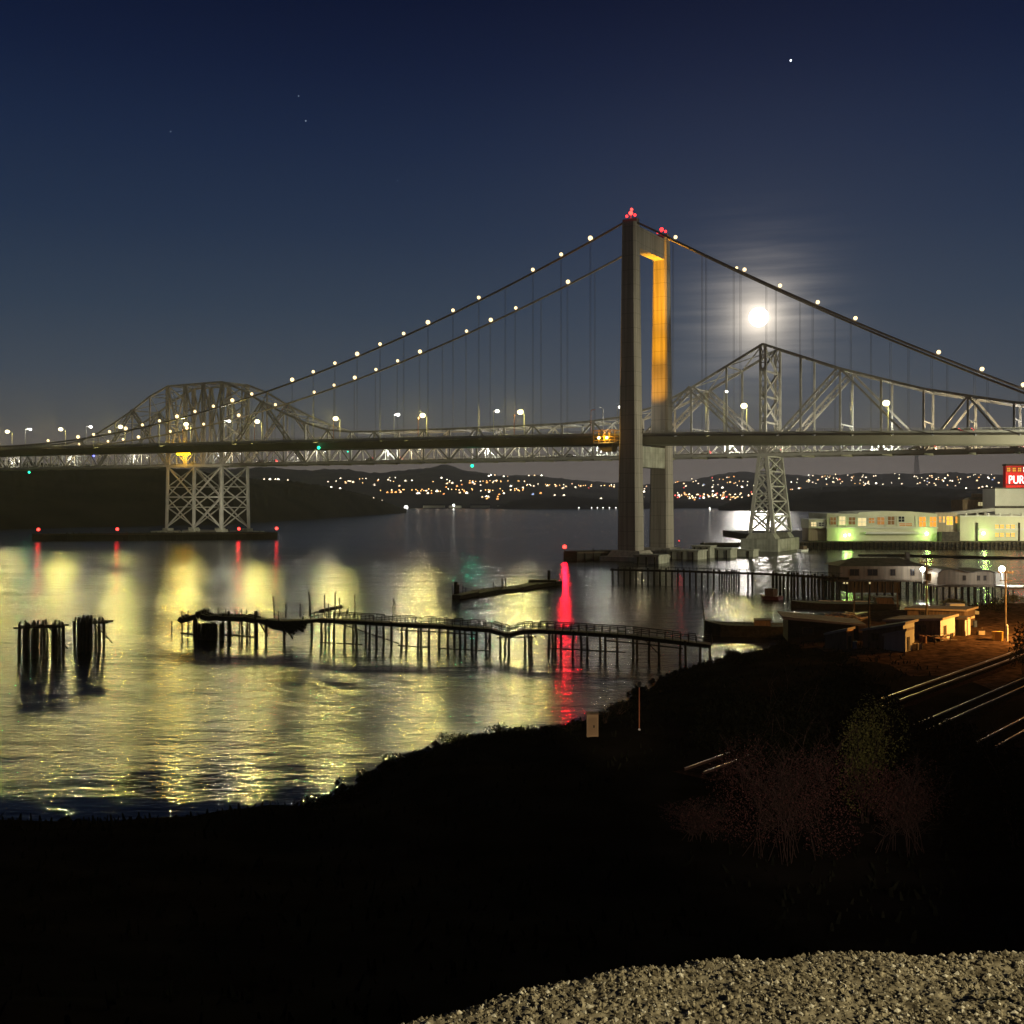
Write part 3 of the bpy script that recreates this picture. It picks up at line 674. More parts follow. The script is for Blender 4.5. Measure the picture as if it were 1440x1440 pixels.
def put_house(px, v, kind, hill=h_far, s=1.0, grp=None, where='on the far hillside across the water'):
    o = bpy.data.objects.new('house', HW[kind][1]); p = hill.at(px, v)
    link(o, None, p+Vector((0,0,-.5))); o.rotation_euler = (0,0,math.atan2(p.y, p.x)-math.pi/2+rnd.uniform(-.35,.35)); o.scale = (s,s,s)
    tag(o, '%s small house %s' % (HW[kind][0], where), 'house', grp or '%s houses %s' % (HW[kind][0], where)); return o
def kind_pick(w): return rnd.choices(range(6), w)[0]
def far_v(px, py):                                                          # v on the hill front at which the photo row py is reached
    best, bv = 1e9, .3
    for k in range(3, 62):
        p = h_far.at(px, k/100); e = abs(YH+(H-p.z)*F/p.y-py)
        if e < best: best, bv = e, k/100
    return bv
spots = []
def town(n, x0, x1, y0, y1, wts, s=(.8,1.3)):
    for k in range(n):
        px, py = rnd.uniform(x0, x1), rnd.uniform(y0, y1); spots.append((px, py, kind_pick(wts), rnd.uniform(*s)))
town(14, 455, 625, 672, 685, (6,3,1,2,0,0)); town(16, 540, 670, 692.5, 695, (1,3,6,2,0,0)); town(16, 625, 735, 679, 686, (1,2,6,1,1,0))
town(10, 680, 765, 668.5, 671, (6,2,0,2,0,0)); town(18, 735, 868, 681, 688, (4,3,3,2,1,0)); town(16, 670, 868, 692, 703, (3,3,2,2,1,1))
town(10, 893, 925, 680, 704, (3,3,2,2,1,1)); town(46, 945, 1066, 669, 703, (4,4,2,2,1,.5)); town(34, 950, 1066, 694, 704, (3,4,3,2,1,.5))
town(12, 1100, 1165, 672, 690, (6,2,1,2,0,0)); town(56, 1130, 1345, 668, 683, (6,4,1,2,.4,.3)); town(22, 1300, 1420, 671, 688, (6,3,1,2,.3,.4))
for px, py, kd, s in spots: put_house(px, far_v(px, py), kd, s=s*.8)
for px, v, kd, s in ((380,.60,3,.8),(391,.60,3,.9),(388,.58,0,.7),(466,.60,3,.7),(478,.60,3,.8),(525,.55,0,.7),(537,.60,0,.6),(372,.6,0,.6),(405,.6,0,.6)):
    put_house(px, v, kd, h_left, s*.55, where='on the crest of the dark near hill')
def lamp_mesh(g):
    b = MB(); b.tube([(0,0,-1),(0,0,8)], .15, 4); b.beam((0,0,8),(0,-1.5,8.3), .15); b.ball((0,-1.6,8.0), .95, 1, 6, 4); o = b.build('street_lamp', [POLE, g]); me = o.data; bpy.data.objects.remove(o); return me
LM = [('orange', lamp_mesh(glow('far_sodium', (1,.50,.16), 7))), ('white', lamp_mesh(glow('far_white', (1,.82,.58), 8)))]
for n0, x0, x1, y0, y1, wts in ((26,535,660,693,695,(4,1)),(22,640,740,692,695,(4,1)),(22,628,740,679.5,681,(3,1)),(24,740,868,685,687,(2,2)),(30,945,1066,699,704,(2,2)),(20,1000,1066,676,688,(1,2)),(44,1120,1400,669,684,(1,3)),(14,470,630,676,684,(1,3))):
    for q in range(n0):
        px, py = rnd.uniform(x0, x1), rnd.uniform(y0, y1); k = rnd.choices((0,1), wts)[0]; p = h_far.at(px, far_v(px, py)); o = link(bpy.data.objects.new('street_lamp', LM[k][1]), None, p)
        tag(o, 'tiny %s street lamp among the town lights on the far hillside' % LM[k][0], 'street lamp', '%s street lamps on the far hillside' % LM[k][0])
# transmission pylon on the right hill
p = h_far.at(1289, .5); py_ = thing('pylon', 'tall grey lattice pylon on the far right hillside', 'pylon', loc=p)
b = MB(); hp = 105
for sx in (-1,1):
    for sy in (-1,1): b.beam((sx*9,sy*9,-3), (sx*2.2,sy*2.2,hp), 1.6)
for k in range(7):
    z0, z1 = hp*k/7, hp*(k+1)/7; w0, w1 = 9-6.8*k/7, 9-6.8*(k+1)/7
    for sy in (-1,1):
        b.beam((-w0,sy*w0,z0),(w1,sy*w1,z1),.9); b.beam((w0,sy*w0,z0),(-w1,sy*w1,z1),.9); b.beam((-w1,sy*w1,z1),(w1,sy*w1,z1),.9)
b.build('lattice_mast', TRUSSF, py_)
b = MB()
for z in (78, 90, 102): b.beam((-13,0,z),(13,0,z),1.4)
b.build('cross_arm', TRUSSF, py_)
# waterfront terminal lights on the far shore
def flood_mast(px, py_lamp, Y, label, power, col, hgt, r=1.2, lens=None, grp='waterfront flood masts'):
    z = H-(py_lamp-YH)/F*Y; o = thing('flood_mast', label, 'flood mast', grp, Vector(((px-720)/F*Y, Y, max(.6, z-hgt))))
    b = MB(); b.tube([(0,0,0),(0,0,z-o.location.z)], .25, 5); b.build('pole', POLE, o)
    b = MB(); b.ball((0,-.6,z-o.location.z), r); b.build('lamp', lens or BULBB, o)
    if power: light('POINT', o, (0,-r-1.5,z-o.location.z), power, col, .8)
for px, y_, pw, r_, lab in ((571,713.5,90000,2.4,'brightest white flood mast at the tip of the dark hill'),(597,717,12000,1.3,'white flood mast low on the far wharf, left of two sheds'),(627,718.5,20000,1.3,'white flood mast low on the far wharf, between sheds'),
                   (638,710.5,6000,1.5,'tall white flood mast standing above the far wharf sheds'),(644,717,9000,1.1,'small white flood mast close beside the tall one on the far wharf'),(663,717,14000,1.2,'white flood mast on the far wharf, left of the right shed'),
                   (703,716.5,14000,1.3,'white flood mast on the far wharf, right of the middle shed'),(711,712,20000,1.8,'bright yellowish flood mast at the right end of the far wharf'),(711,718.5,9000,1.1,'low white flood mast at the right end of the far wharf')):
    flood_mast(px, y_, 2225, lab, pw*.3, (1,.95,.75), 14, r_*1.7)
for n, (px, wid_) in enumerate(((610,44),(640,26),(675,40),(708,26))):
    p = pt(px, 715, 2235); o = thing('wharf_shed', '%s low pale shed from the left on the floodlit far wharf' % ORD[n], 'shed', 'sheds on the far wharf', (p.x, 2240, 1.2))
    b = MB(); b.box((0,0,0), wid_, 16, 5); b.build('wall', WALLW, o)
    b = MB(); b.prism([(-wid_/2-1,-9,5),(-wid_/2-1,9,5),(-wid_/2-1,0,8)], (wid_+2,0,0)); b.build('roof', ROOFD, o)
b = MB(); p0, p1 = pt(575,720,2222), pt(722,720,2222); b.hexa([(p0.x,2216,-2),(p1.x,2216,-2),(p1.x,2262,-2),(p0.x,2262,-2),(p0.x,2216,1.25),(p1.x,2216,1.25),(p1.x,2262,1.25),(p0.x,2262,1.25)])
tag(b.build('wharf', DARKWOOD), 'long low dark wharf on the far shore under white flood masts', 'wharf')
for n, px in enumerate((814,832,840,848,857,866,893,998)):
    flood_mast(px, 714, 2130, '%s small white shore lamp from the left along the dark bluff' % ORD[n], 5000 if px == 998 else 0, (1,.95,.8), 5, .9, grp='shore lamps along the bluff')

# ------------------------------------------------------------------ fenders and pier bases in the strait
def fender(name, label, p0, p1, wid, z, cat='fender', posts=True):
    p0 = Vector(p0); p1 = Vector(p1); d = (p1-p0); ln = d.length; d.normalize(); y = Vector((-d.y, d.x, 0))
    o = thing(name, label, cat, loc=(p0+p1)/2); b = MB(); hl = ln/2
    b.prism([d*-hl+y*-wid/2, d*hl+y*-wid/2, d*(hl+wid*.5), d*hl+y*wid/2, d*-hl+y*wid/2, d*(-hl-wid*.5)], (0,0,z)); 
    for v in range(len(b.v)): b.v[v] = (b.v[v][0], b.v[v][1], b.v[v][2]-(1.5 if b.v[v][2] < .1 else 0))
    b.build('timber_wall', DARKWOOD, o)
    b = MB(); n = int(ln/3)
    for k in range(n+1):
        q = d*(-hl+ln*k/n)
        for s in (-1,1): b.tube([q+y*s*(wid/2+.3)+Vector((0,0,-2)), q+y*s*(wid/2+.3)+Vector((0,0,z+rnd.uniform(-.3,.7)))], .28, 6)
    b.build('pile_row', DARKWOOD, o)
    b = MB()
    for s in (-1,1): b.beam(d*-hl+y*s*(wid/2+.7)+Vector((0,0,z-.5)), d*hl+y*s*(wid/2+.7)+Vector((0,0,z-.5)), .3, .5)
    b.build('wale', OLDWOOD, o); return o
fender('pier_fender', 'long dark timber fender around the lattice trestle base at left', (-.437*570,570,0), (-.232*590,590,0), 14, 3.5)
fender('pier_fender', 'dark timber fender reaching left from the near tower leg base', (gp(806,789).x,384,0), (gp(868,789).x,390,0), 7, 3.4)
def beacon(p, label, power, r=.45, hgt=1.6):
    o = thing('red_beacon', label, 'beacon', 'red navigation beacons on the fenders', p)
    b = MB(); b.tube([(0,0,0),(0,0,hgt)], .12, 6); b.build('post', BLACKP, o)
    b = MB(); b.ball((0,0,hgt+r*.8), r); b.build('lens', REDW, o)
    b = MB(); b.tube([(0,0,hgt-.25),(0,0,hgt)], [.5,.35], 8); b.build('lamp_base', BLACKP, o)
    light('SPOT', o, (0,-r-.5,hgt+r), power, (1,.004,.02), .4, aim=(0,-1,0), angle=R(110), blend=.5)
for px, Y, zz, pw, lab in ((54,560,3.6,380,'red beacon at the left tip of the long left fender'),(165,566,3.6,200,'red beacon midway along the left fender'),(336,573,3.6,480,'red beacon right beneath the lattice trestle'),(389,580,3.6,200,'red beacon at the right tip of the left fender')):
    beacon(Vector(((px-720)/F*Y, Y, zz)), lab, pw, .8)
beacon(Vector(((794-720)/F*381, 381, 3.0)), 'brightest red beacon at the left tip of the tower fender', 6000, .7, 1.4)
beacon(Vector(((955-720)/F*430, 430, 4.2)), 'tiny red beacon behind the far tower leg', 120, .2, .8)
tb = thing('tower_pile_cap', 'low pale concrete pile cap joining the two tower legs at the waterline', 'pile cap', loc=B(0,WID/2,0))
b = MB()
def Ts(t, D, z): return B(t, D, z)-tb.location
b.hexa([Ts(t, D, z) for z in (-3, 1.6) for t, D in ((-8.5,-8),(8.5,-8),(8.5,WID+8),(-8.5,WID+8))]); b.build('slab', CONC2, tb)
for D in (0, WID):
    b = MB(); b.hexa([Ts(t*g, D+q*g, z) for z, g in ((1.62,1),(3.6,.82)) for t, q in ((-6.6,-6),(6.6,-6),(6.6,6),(-6.6,6))]); b.build('plinth', CONC, tb)
for n, (px, Y, sx, sy, sz) in enumerate(((915,368,9,7,3.0),(928,372,5,5,2.2),(966,394,12,9,3.4),(990,402,7,6,4.6),(1014,404,10,7,3.6),(1040,412,13,6,2.8))):
    o = thing('concrete_block', ['openwork concrete block at the foot of the near tower leg','small low concrete block beside the openwork block','broad pale concrete block by the far tower leg','tall narrow concrete block between two broader ones','pale concrete dolphin block half way to the truss pier','long low concrete block nearest the truss pier'][n], 'concrete block', 'concrete blocks between the tower and the truss pier', ((px-720)/F*Y, Y, -1.5))
    b = MB(); b.box((0,0,0), sx, sy, sz+1.5-.5, ax=U); b.build('base', CONC2, o)
    b = MB(); b.box((0,0,sz+1.0), sx+.7, sy+.7, .5, ax=U); b.build('cap_slab', CONC2, o)
    b = MB()
    for k in (-.35,0,.35): b.box(U*sx*k+Wv*(-sy/2-.15)+Vector((0,0,.9)), .5, .3, sz-.1, ax=U)
    b.build('fender_post', DARKWOOD, o)
fender('boom_walkway', 'low concrete walkway boom linking the far leg blocks to the truss pier', gp(1000,771.5)+Vector((0,22,0)), gp(1062,771)+Vector((0,22,0)), 2.0, 1.6, 'walkway')

# ------------------------------------------------------------------ refinery on the right shore
def wallpt(px, Y, z): return Vector(((px-720)/F*Y, Y, z))
ZQ = 3.0
b = MB(); q0, q1 = wallpt(1124,470,0), wallpt(1800,470,0)
b.hexa([(q0.x,470,-2),(q1.x,470,-2),(q1.x,640,-2),(q0.x,640,-2),(q0.x,470,ZQ-.02),(q1.x,470,ZQ-.02),(q1.x,640,ZQ-.02),(q0.x,640,ZQ-.02)])
qw = thing('quay', 'dark timber-faced quay under the lit refinery buildings', 'quay', loc=(q0.x,470,0))
for i in range(len(b.v)): b.v[i] = (b.v[i][0]-q0.x, b.v[i][1]-470, b.v[i][2])
b.build('apron', OLDWOOD, qw)
b = MB(); 
for k in range(110):
    x = k*1.0*1.9+.5; b.tube([(x,-.35,-2),(x,-.35,ZQ+rnd.uniform(-.3,.1))], .3, 6)
b.build('pile_row', DARKWOOD, qw)
for k in range(44):
    x = 5+k*2.7+rnd.uniform(-.6,.6); b = MB(); b.tube([(x+math.cos(a)*.75,-.85,1.5+math.sin(a)*.75) for a in np.linspace(0,6.28,9)], .2, 5); b.build('tyre_fender', TYRE, qw)
def windows(par, rects, Y, m, fr=WALLP):
    for x0, x1, y0, y1, mm in rects:
        p0, p1 = pt(x0, y1, Y), pt(x1, y0, Y); w_, h_ = p1.x-p0.x, p1.z-p0.z; b = MB()
        for s in (0, 1): b.box((p0.x+w_*s-par.location.x, Y-.10-par.location.y, p0.z-par.location.z-.1), .22, .24, h_+.2)
        for s in (0, .5, 1): b.box((p0.x+w_/2-par.location.x, Y-.10-par.location.y, p0.z+h_*s-.1-par.location.z), w_-.24, .22, .2)
        b.box((p0.x+w_/2-par.location.x, Y-.10-par.location.y, p0.z+.1-par.location.z), .14, .16, h_-.2)
        o = b.build('window', fr, par)
        b = MB(); b.face([(p0.x-par.location.x, Y-.07-par.location.y, p0.z-par.location.z), (p1.x-par.location.x, Y-.07-par.location.y, p0.z-par.location.z), (p1.x-par.location.x, Y-.07-par.location.y, p1.z-par.location.z), (p0.x-par.location.x, Y-.07-par.location.y, p1.z-par.location.z)])
        b.build('pane', mm, o)
YB = 484.0
def loc_box(b, o, x0, x1, Ya, Yb, z0, z1, m=0):
    l = o.location; b.hexa([Vector(((px_), yy_, zz_))-l for zz_ in (z0, z1) for px_, yy_ in ((x0,Ya),(x1,Ya),(x1,Yb),(x0,Yb))], m)
def PX(px, Y): return (px-720)/F*Y
WINDIM = glow('dim_amber_window', (1,.50,.16), .16); WINSOFT = glow('soft_orange_window', (1,.45,.12), .42); WINDARK = GLASS; WINPALE = glow('pale_yellow_window', (1,.86,.42), .55)
ref = thing('refinery_hall', 'long two-storey cream hall with tall lit windows on the quay', 'building', loc=(PX(1163,YB), YB, ZQ))
b = MB(); x0, x1 = PX(1163,YB), PX(1318,YB); zr = H-(722-YH)/F*YB
loc_box(b, ref, x0, x1, YB, YB+30, ZQ, zr-1.0)
b.prism([Vector((x,YB,z))-ref.location for x, z in ((x0,zr-1.0),(x1,zr-1.0),(x1,zr-.2),(PX(1280,YB),zr+.9),(PX(1240,YB),zr+1.0),(PX(1208,YB),zr+.5),(PX(1207,YB),zr-.1),(x0,zr-.1))], (0,30,0))
b.build('wall', WALLW, ref)
b = MB(); loc_box(b, ref, x0-.4, x1+.3, YB-.5, YB, H-(743-YH)/F*YB, H-(741.5-YH)/F*YB); b.build('string_course', WALLP, ref)
b = MB()
for px in (1163.6,1179,1190,1205,1246,1262,1288,1306): loc_box(b, ref, PX(px,YB)-.35, PX(px,YB)+.35, YB-.3, YB, H-(741-YH)/F*YB, zr-1.1)
b.build('pilaster', WALLW, ref)
b = MB(); loc_box(b, ref, PX(1216,YB), PX(1290,YB), YB-1.6, YB-.02, H-(751-YH)/F*YB, H-(748-YH)/F*YB); b.build('canopy', WALLP, ref)
windows(ref, [(1167,1176,727,738,WINDIM),(1179,1189,726,738.5,WINY),(1193,1203,727,738,WINDIM),(1206,1218,728,740,WINY),(1221,1230,728,736,WINSOFT),(1233,1244,727,738,WINSOFT),(1248,1258,726,738,WINDIM),(1263,1272,726,734,WINDARK),(1264,1283,735.5,740,WINSOFT),(1292,1302,726.5,741,WINO),(1306,1317,726.5,741,WINO)], YB, None)
anx = thing('quay_annex', 'small low annex with one bright window at the left end of the cream hall', 'building', loc=(PX(1138,YB), YB, ZQ))
b = MB(); loc_box(b, anx, PX(1138,YB), PX(1162.5,YB), YB+.6, YB+14, H-(743-YH)/F*YB, H-(731-YH)/F*YB); b.build('upper_room', WALLW, anx)
b = MB(); loc_box(b, anx, PX(1139,YB), PX(1162,YB), YB+2.2, YB+13, ZQ, H-(743-YH)/F*YB-.02); b.build('lower_wall', WALLG, anx)
b = MB(); loc_box(b, anx, PX(1137,YB), PX(1162.6,YB), YB+.2, YB+14.5, H-(731-YH)/F*YB+.01, H-(729.8-YH)/F*YB); b.build('roof', WALLP, anx)
windows(anx, [(1140,1148,734,740.5,WINY),(1151,1159,734.5,740,WINDARK)], YB+.6, None)
lk = thing('glazed_link', 'tall brightly lit orange glazed bay between the two refinery halls', 'building', loc=(PX(1319,YB), YB, ZQ))
b = MB(); loc_box(b, lk, PX(1318.5,YB), PX(1349,YB), YB+2.5, YB+26, ZQ, H-(721-YH)/F*YB); b.build('wall', WALLG, lk)
windows(lk, [(1320,1324,726,735,WINO),(1325.5,1329,726,735,WINR),(1330.5,1340,726,738.5,WINR),(1343,1349,726,736,WINO)], YB+2.5, None)
b = MB(); loc_box(b, lk, PX(1320,YB), PX(1345,YB), YB-3.5, YB+2.2, ZQ, H-(748-YH)/F*YB); b.build('loading_dock', ROOFD, lk)
hall2 = thing('brick_hall', 'cream corrugated hall with a grid of small orange windows at right', 'building', loc=(PX(1350,YB), YB, ZQ))
b = MB(); loc_box(b, hall2, PX(1350,YB), PX(1640,YB), YB, YB+28, ZQ, H-(727-YH)/F*YB); b.build('wall', WALLW, hall2)
b = MB(); loc_box(b, hall2, PX(1349.5,YB), PX(1641,YB), YB-.5, YB+28.4, H-(727-YH)/F*YB+.01, H-(725-YH)/F*YB); b.build('cornice', WALLP, hall2)
b = MB(); loc_box(b, hall2, PX(1376,YB), PX(1640,YB), YB-.25, YB-.01, H-(746-YH)/F*YB, H-(743-YH)/F*YB); b.build('band', WALLP, hall2)
b = MB(); loc_box(b, hall2, PX(1372.5,YB), PX(1375,YB), YB-.5, YB-.01, ZQ, H-(735-YH)/F*YB); loc_box(b, hall2, PX(1432,YB), PX(1434,YB), YB-.5, YB-.01, ZQ, H-(735-YH)/F*YB); b.build('downpipe', ROOFD, hall2)
rc = []
for x in (1399,1406,1414.5,1421.5):
    for y in (737.5,749): rc.append((x, x+5.6, y, y+6, WINR))
windows(hall2, rc, YB, None)
b = MB()
for k in range(8): x = PX(1362+16*k, YB)-hall2.location.x; b.tube([(x,3,H-(725-YH)/F*YB-ZQ),(x,3,H-(723.5-YH)/F*YB-ZQ+.5)], .6, 8)
b.build('roof_vent', WALLP, hall2)
YT = 512.0
twr = thing('refinery_tower', 'tall blank pale block rising behind the halls under a red lit sign', 'building', loc=(PX(1400,YT), YT, ZQ))
b = MB(); loc_box(b, twr, PX(1400,YT), PX(1660,YT), YT+.5, YT+14, ZQ, H-(687-YH)/F*YT); b.build('wall', WALLP, twr)
b = MB(); loc_box(b, twr, PX(1399.5,YT), PX(1660,YT), YT-.3, YT+.48, H-(714.5-YH)/F*YT, H-(711.5-YH)/F*YT); b.build('dark_band', ROOFD, twr)
b = MB(); loc_box(b, twr, PX(1399.6,YT), PX(1660,YT), YT-.3, YT+14, H-(687-YH)/F*YT+.01, H-(685.5-YH)/F*YT); b.build('coping', ROOFD, twr)
pent = thing('red_penthouse', 'red-lit rooftop penthouse carrying an illuminated sign at the right edge', 'building', loc=(PX(1414,YT+4), YT+4, H-(685.5-YH)/F*YT))
b = MB(); loc_box(b, pent, PX(1414.5,YT+4), PX(1600,YT+4), YT+4, YT+7, pent.location.z, H-(655-YH)/F*(YT+4)); b.build('wall', REDP, pent)
b = MB(); loc_box(b, pent, PX(1414,YT+4), PX(1601,YT+4), YT+3.4, YT+7.4, H-(655-YH)/F*(YT+4)+.01, H-(652.5-YH)/F*(YT+4)); b.build('roof', ROOFD, pent)
windows(pent, [(1415.8+7.6*k, 1421+7.6*k, 657.5, 663.5, WINO) for k in range(3)], YT+4, None, BROWN)
windows(pent, [(1438.6, 1444, 656.5, 664, glow('white_window', (1,1,1), 2.0))], YT+4, None, BROWN)
cu = bpy.data.curves.new('lettering', 'FONT'); cu.body = 'PURE'; cu.size = 5.6; cu.extrude = .18; cu.space_character = 1.02
cu.materials.append(glow('neon_letters', (1,.62,.55), 3.2)); to = bpy.data.objects.new('t', cu); COL.objects.link(to); bpy.context.view_layer.update(); me = bpy.data.meshes.new_from_object(to.evaluated_get(bpy.context.evaluated_depsgraph_get())); bpy.data.objects.remove(to); bpy.data.curves.remove(cu); to = link(bpy.data.objects.new('sign_lettering', me), pent)
to.location = Vector((PX(1417.5,YT+3), YT+2.6, H-(680-YH)/F*(YT+3)))-pent.location; to.rotation_euler = (R(90),0,0); to.scale = (.74,1,1)
b = MB(); loc_box(b, pent, PX(1415,YT+3), PX(1600,YT+3), YT+2.9, YT+3.3, H-(681.5-YH)/F*(YT+3), H-(680.3-YH)/F*(YT+3)); b.build('sign_frame', BLACKP, pent)
for k in range(3): light('POINT', pent, Vector((PX(1424+16*k,YT), YT+.6, H-(676-YH)/F*YT))-pent.location, 700, (1,.03,.02), .5)
con = thing('conveyor_roof', 'sloping grey conveyor gallery roof behind the halls, below the pale block', 'conveyor', loc=(PX(1372,500),500,10))
b = MB(); b.prism([pt(1318,722,500)-con.location, pt(1399,714,500)-con.location, pt(1399,719,500)-con.location, pt(1330,725,500)-con.location], (0,6,0)); b.build('roof', TRUSSF, con)
b = MB(); b.box(Vector((PX(1385,503),503,ZQ))-con.location, 1.2, 1.2, H-(720-YH)/F*503-ZQ); b.box(Vector((PX(1340,503),503,ZQ))-con.location, 1.2, 1.2, H-(724-YH)/F*503-ZQ); b.build('leg', TRUSSF, con)
bh = thing('brick_house', 'dim orange-lit brick block left of the pale refinery block', 'building', loc=(PX(1390,530),530,ZQ))
b = MB(); loc_box(b, bh, PX(1384,530), PX(1399,530), 530, 545, ZQ, H-(694-YH)/F*530); b.build('wall', BROWN, bh)
b = MB(); loc_box(b, bh, PX(1355,530), PX(1383.8,530), 531, 545, ZQ, H-(703-YH)/F*530); b.build('side_wing', BROWN, bh)
b = MB(); b.prism([Vector((PX(x,530),530.2,H-(y-YH)/F*530))-bh.location for x, y in ((1353,702.8),(1384,702.8),(1383,699.5),(1361,699.5))], (0,16,0)); b.build('roof', ROOFD, bh)
windows(bh, [(1375,1382,706,711.5,WINPALE)], 531, None, BROWN); windows(bh, [(1386,1390,697,701,WINDIM),(1386,1390,706,711,WINDIM),(1393,1398,698,702,WINSOFT)], 530, None, BROWN)
light('POINT', bh, Vector((PX(1392,522),522,14))-bh.location, 900, (1,.45,.12), .4)
GRN = (.50,1,.14)
for n, (px, py_, pw, lab, r_) in enumerate(((1188,753,9000,'green-white flood lamp low on the cream hall, left one',.55),(1194,752,5000,'small green-white flood lamp close beside the left one on the cream hall',.45),(1303,750.5,9000,'green-white flood lamp on the quay between the hall and the glazed bay',.7),(1382.5,750,9000,'green-white flood lamp on the corrugated hall at right',.7))):
    p = pt(px, py_, YB-1.2); o = thing('wall_flood', lab, 'flood lamp', 'green-white flood lamps on the refinery', (p.x, YB-.3, p.z))
    b = MB(); b.box((0,-.4,-.2), .5, .8, .4); b.build('bracket', BLACKP, o); b = MB(); b.ball((0,-1.2,0), r_); b.build('lamp', WING, o)
    light('POINT', o, (0,-1.6-r_,-.2), pw*.16, GRN, .5)
o = thing('shore_lamp', 'small white lamp post behind the refinery halls, at the foot of the dark hill', 'street lamp', loc=pt(1350,716,545)); b = MB(); b.tube([(0,0,-4),(0,0,3.2)], .12, 5); b.build('pole', POLE, o); b = MB(); b.ball((0,0,3.4), .8, sz=1.5); b.build('lamp', BULBB, o)

# added flood mast out of view to the right, brightening the halls
o = thing('flood_mast', 'added unseen floodlight mast on the quay, right of the refinery halls', 'flood mast', 'added unseen flood masts', (262,412,ZQ))
b = MB(); b.tube([(0,0,-6),(0,0,27)], [.45,.25], 8); b.build('pole', POLE, o)
for k, (aim, pw, an) in enumerate(((Vector((185,484,8)), 390000, 105),)):
    a = (aim-Vector((262,412,30))).normalized(); b = MB(); b.box((a.x*.6,a.y*.6,26.6+k*.9), .7, 1.6, .7, ax=(a.x,a.y,0)); b.build('lamp_head', BLACKP, o)
    light('SPOT', o, Vector((0,0,27+k*.9))+a*1.4, pw, (1,.96,.58), .6, aim=a, angle=R(an), blend=.7)
# floodlights added on the long fender to brighten the trestle
for n, px in enumerate((250,318)):
    Y = 572; o = thing('added_pier_flood', '%s added hooded floodlight on the long fender aimed up at the lattice trestle' % ('left' if n == 0 else 'right'), 'floodlight', 'added trestle floodlights', (PX(px,Y),Y+6,3.5))
    b = MB(); b.box((0,0,-.1), .5, .5, 1.2); b.build('stand', BLACKP, o); b = MB(); b.box((0,.1,1.1), 1.0, .7, .7); b.build('lamp_head', BLACKP, o)
    light('SPOT', o, (0,1.0,1.7), 36000, (1,.93,.66), .4, aim=B((tn(20)+tn(23))/2, DT, 26)-Vector((PX(px,Y),Y+6,4)), angle=R(75), blend=.6)

o = thing('flood_mast', 'added unseen floodlight mast on the near right shore, lighting the shore side of the bridges', 'flood mast', 'added unseen flood masts', (189,286,1))  # mast added out of view to brighten the bridges from the shore
b = MB(); b.tube([(0,0,-4),(0,0,22)], [.4,.22], 8); b.build('pole', POLE, o)
a = (Vector((70,400,34))-Vector((189,286,23))).normalized(); b = MB(); b.box((a.x*.6,a.y*.6,21.6), .7, 1.6, .7, ax=(a.x,a.y,0)); b.build('lamp_head', BLACKP, o)
light('SPOT', o, Vector((0,0,22))+a*1.4, 640000, (1,.95,.66), .6, aim=a, angle=R(70), blend=.8)
# ------------------------------------------------------------------ near shore terrain
SHORE = [(-140,-40),(-90,40),(-50,62),(-37,72),(-22,73),(-14.5,75.5),(-10.7,88),(-5,97),(2.7,101),(9.3,108),(14,119),(20,134),(25,142),(33,149),(40,160),(47,178),(62,196),(84,206),(104,214),(150,228),(420,260)]
SP_ = np.array(SHORE, float)
def shore_d(x, y):                                                          # >0 on land
    a = SP_[:-1]; b_ = SP_[1:]; d = b_-a; p = np.array([x, y])
    t = np.clip(((p-a)*d).sum(1)/(d*d).sum(1), 0, 1); q = a+d*t[:,None]; v = p-q; k = np.argmin((v*v).sum(1))
    s = d[k][0]*v[k][1]-d[k][1]*v[k][0]
    return -math.copysign(math.hypot(*v[k]), s)
TR0, TRD = np.array([10.0, 69.0]), np.array([.659, .752])
def track_off(x, y): v = np.array([x, y])-TR0; return v[0]*TRD[1]-v[1]*TRD[0]   # + to the right of the first track line
def gz(x, y):
    d = shore_d(x, y)
    if d < 0: z = max(-3, d*.35)
    else: z = 3.2*(1-math.exp(-d/5.0))
    hl = np.interp(y-.25*max(0,-x)-.06*max(0, x-20), [-200,2.4,5,15,30,48,62], [20.75,20.55,18.9,12.6,7.4,4.0,2.5])
    if d > 0: z = max(z, hl*min(1, d/14+.15))
    o = track_off(x, y)
    if y > 30 and d > 2:                                                    # the bench carrying the rails
        k = min(1, max(0, (o+7)/4))*min(1, max(0, (26-o)/5))
        z = z*(1-k)+3.3*k if y > 60 else max(z*(1-k)+3.3*k, hl*(1-max(0,(y-52)/8)))
    z += (mnoise.noise(Vector((x*.12,y*.12,1)))*.5+mnoise.noise(Vector((x*.5,y*.5,2)))*.22)*(min(1, max(0, d)/4))*(0.25 if -8 < o < 28 and y > 55 else 1)*(1 if y > 12 else 0.15)
    return z
b = MB(); xs = list(np.arange(-140,-40,6))+list(np.arange(-40,110,1.6))+list(np.arange(110,420,8)); ys = list(np.arange(-60,0,5))+list(np.arange(0,20,1.0))+list(np.arange(20,240,1.8))+list(np.arange(240,300,8))
for y in ys:
    for x in xs: b.v.append((x, y, gz(x, y)))
nx = len(xs)
for j in range(len(ys)-1):
    for i in range(nx-1):
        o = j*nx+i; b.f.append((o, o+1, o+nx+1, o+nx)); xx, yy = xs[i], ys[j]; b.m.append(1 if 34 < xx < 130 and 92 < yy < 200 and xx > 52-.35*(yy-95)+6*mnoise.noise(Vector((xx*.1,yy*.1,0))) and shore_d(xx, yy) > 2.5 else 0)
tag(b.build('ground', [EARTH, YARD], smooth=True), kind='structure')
def gpt(px, py, zg=3.0): p = gp(px, py, zg); return Vector((p.x, p.y, gz(p.x, p.y)))

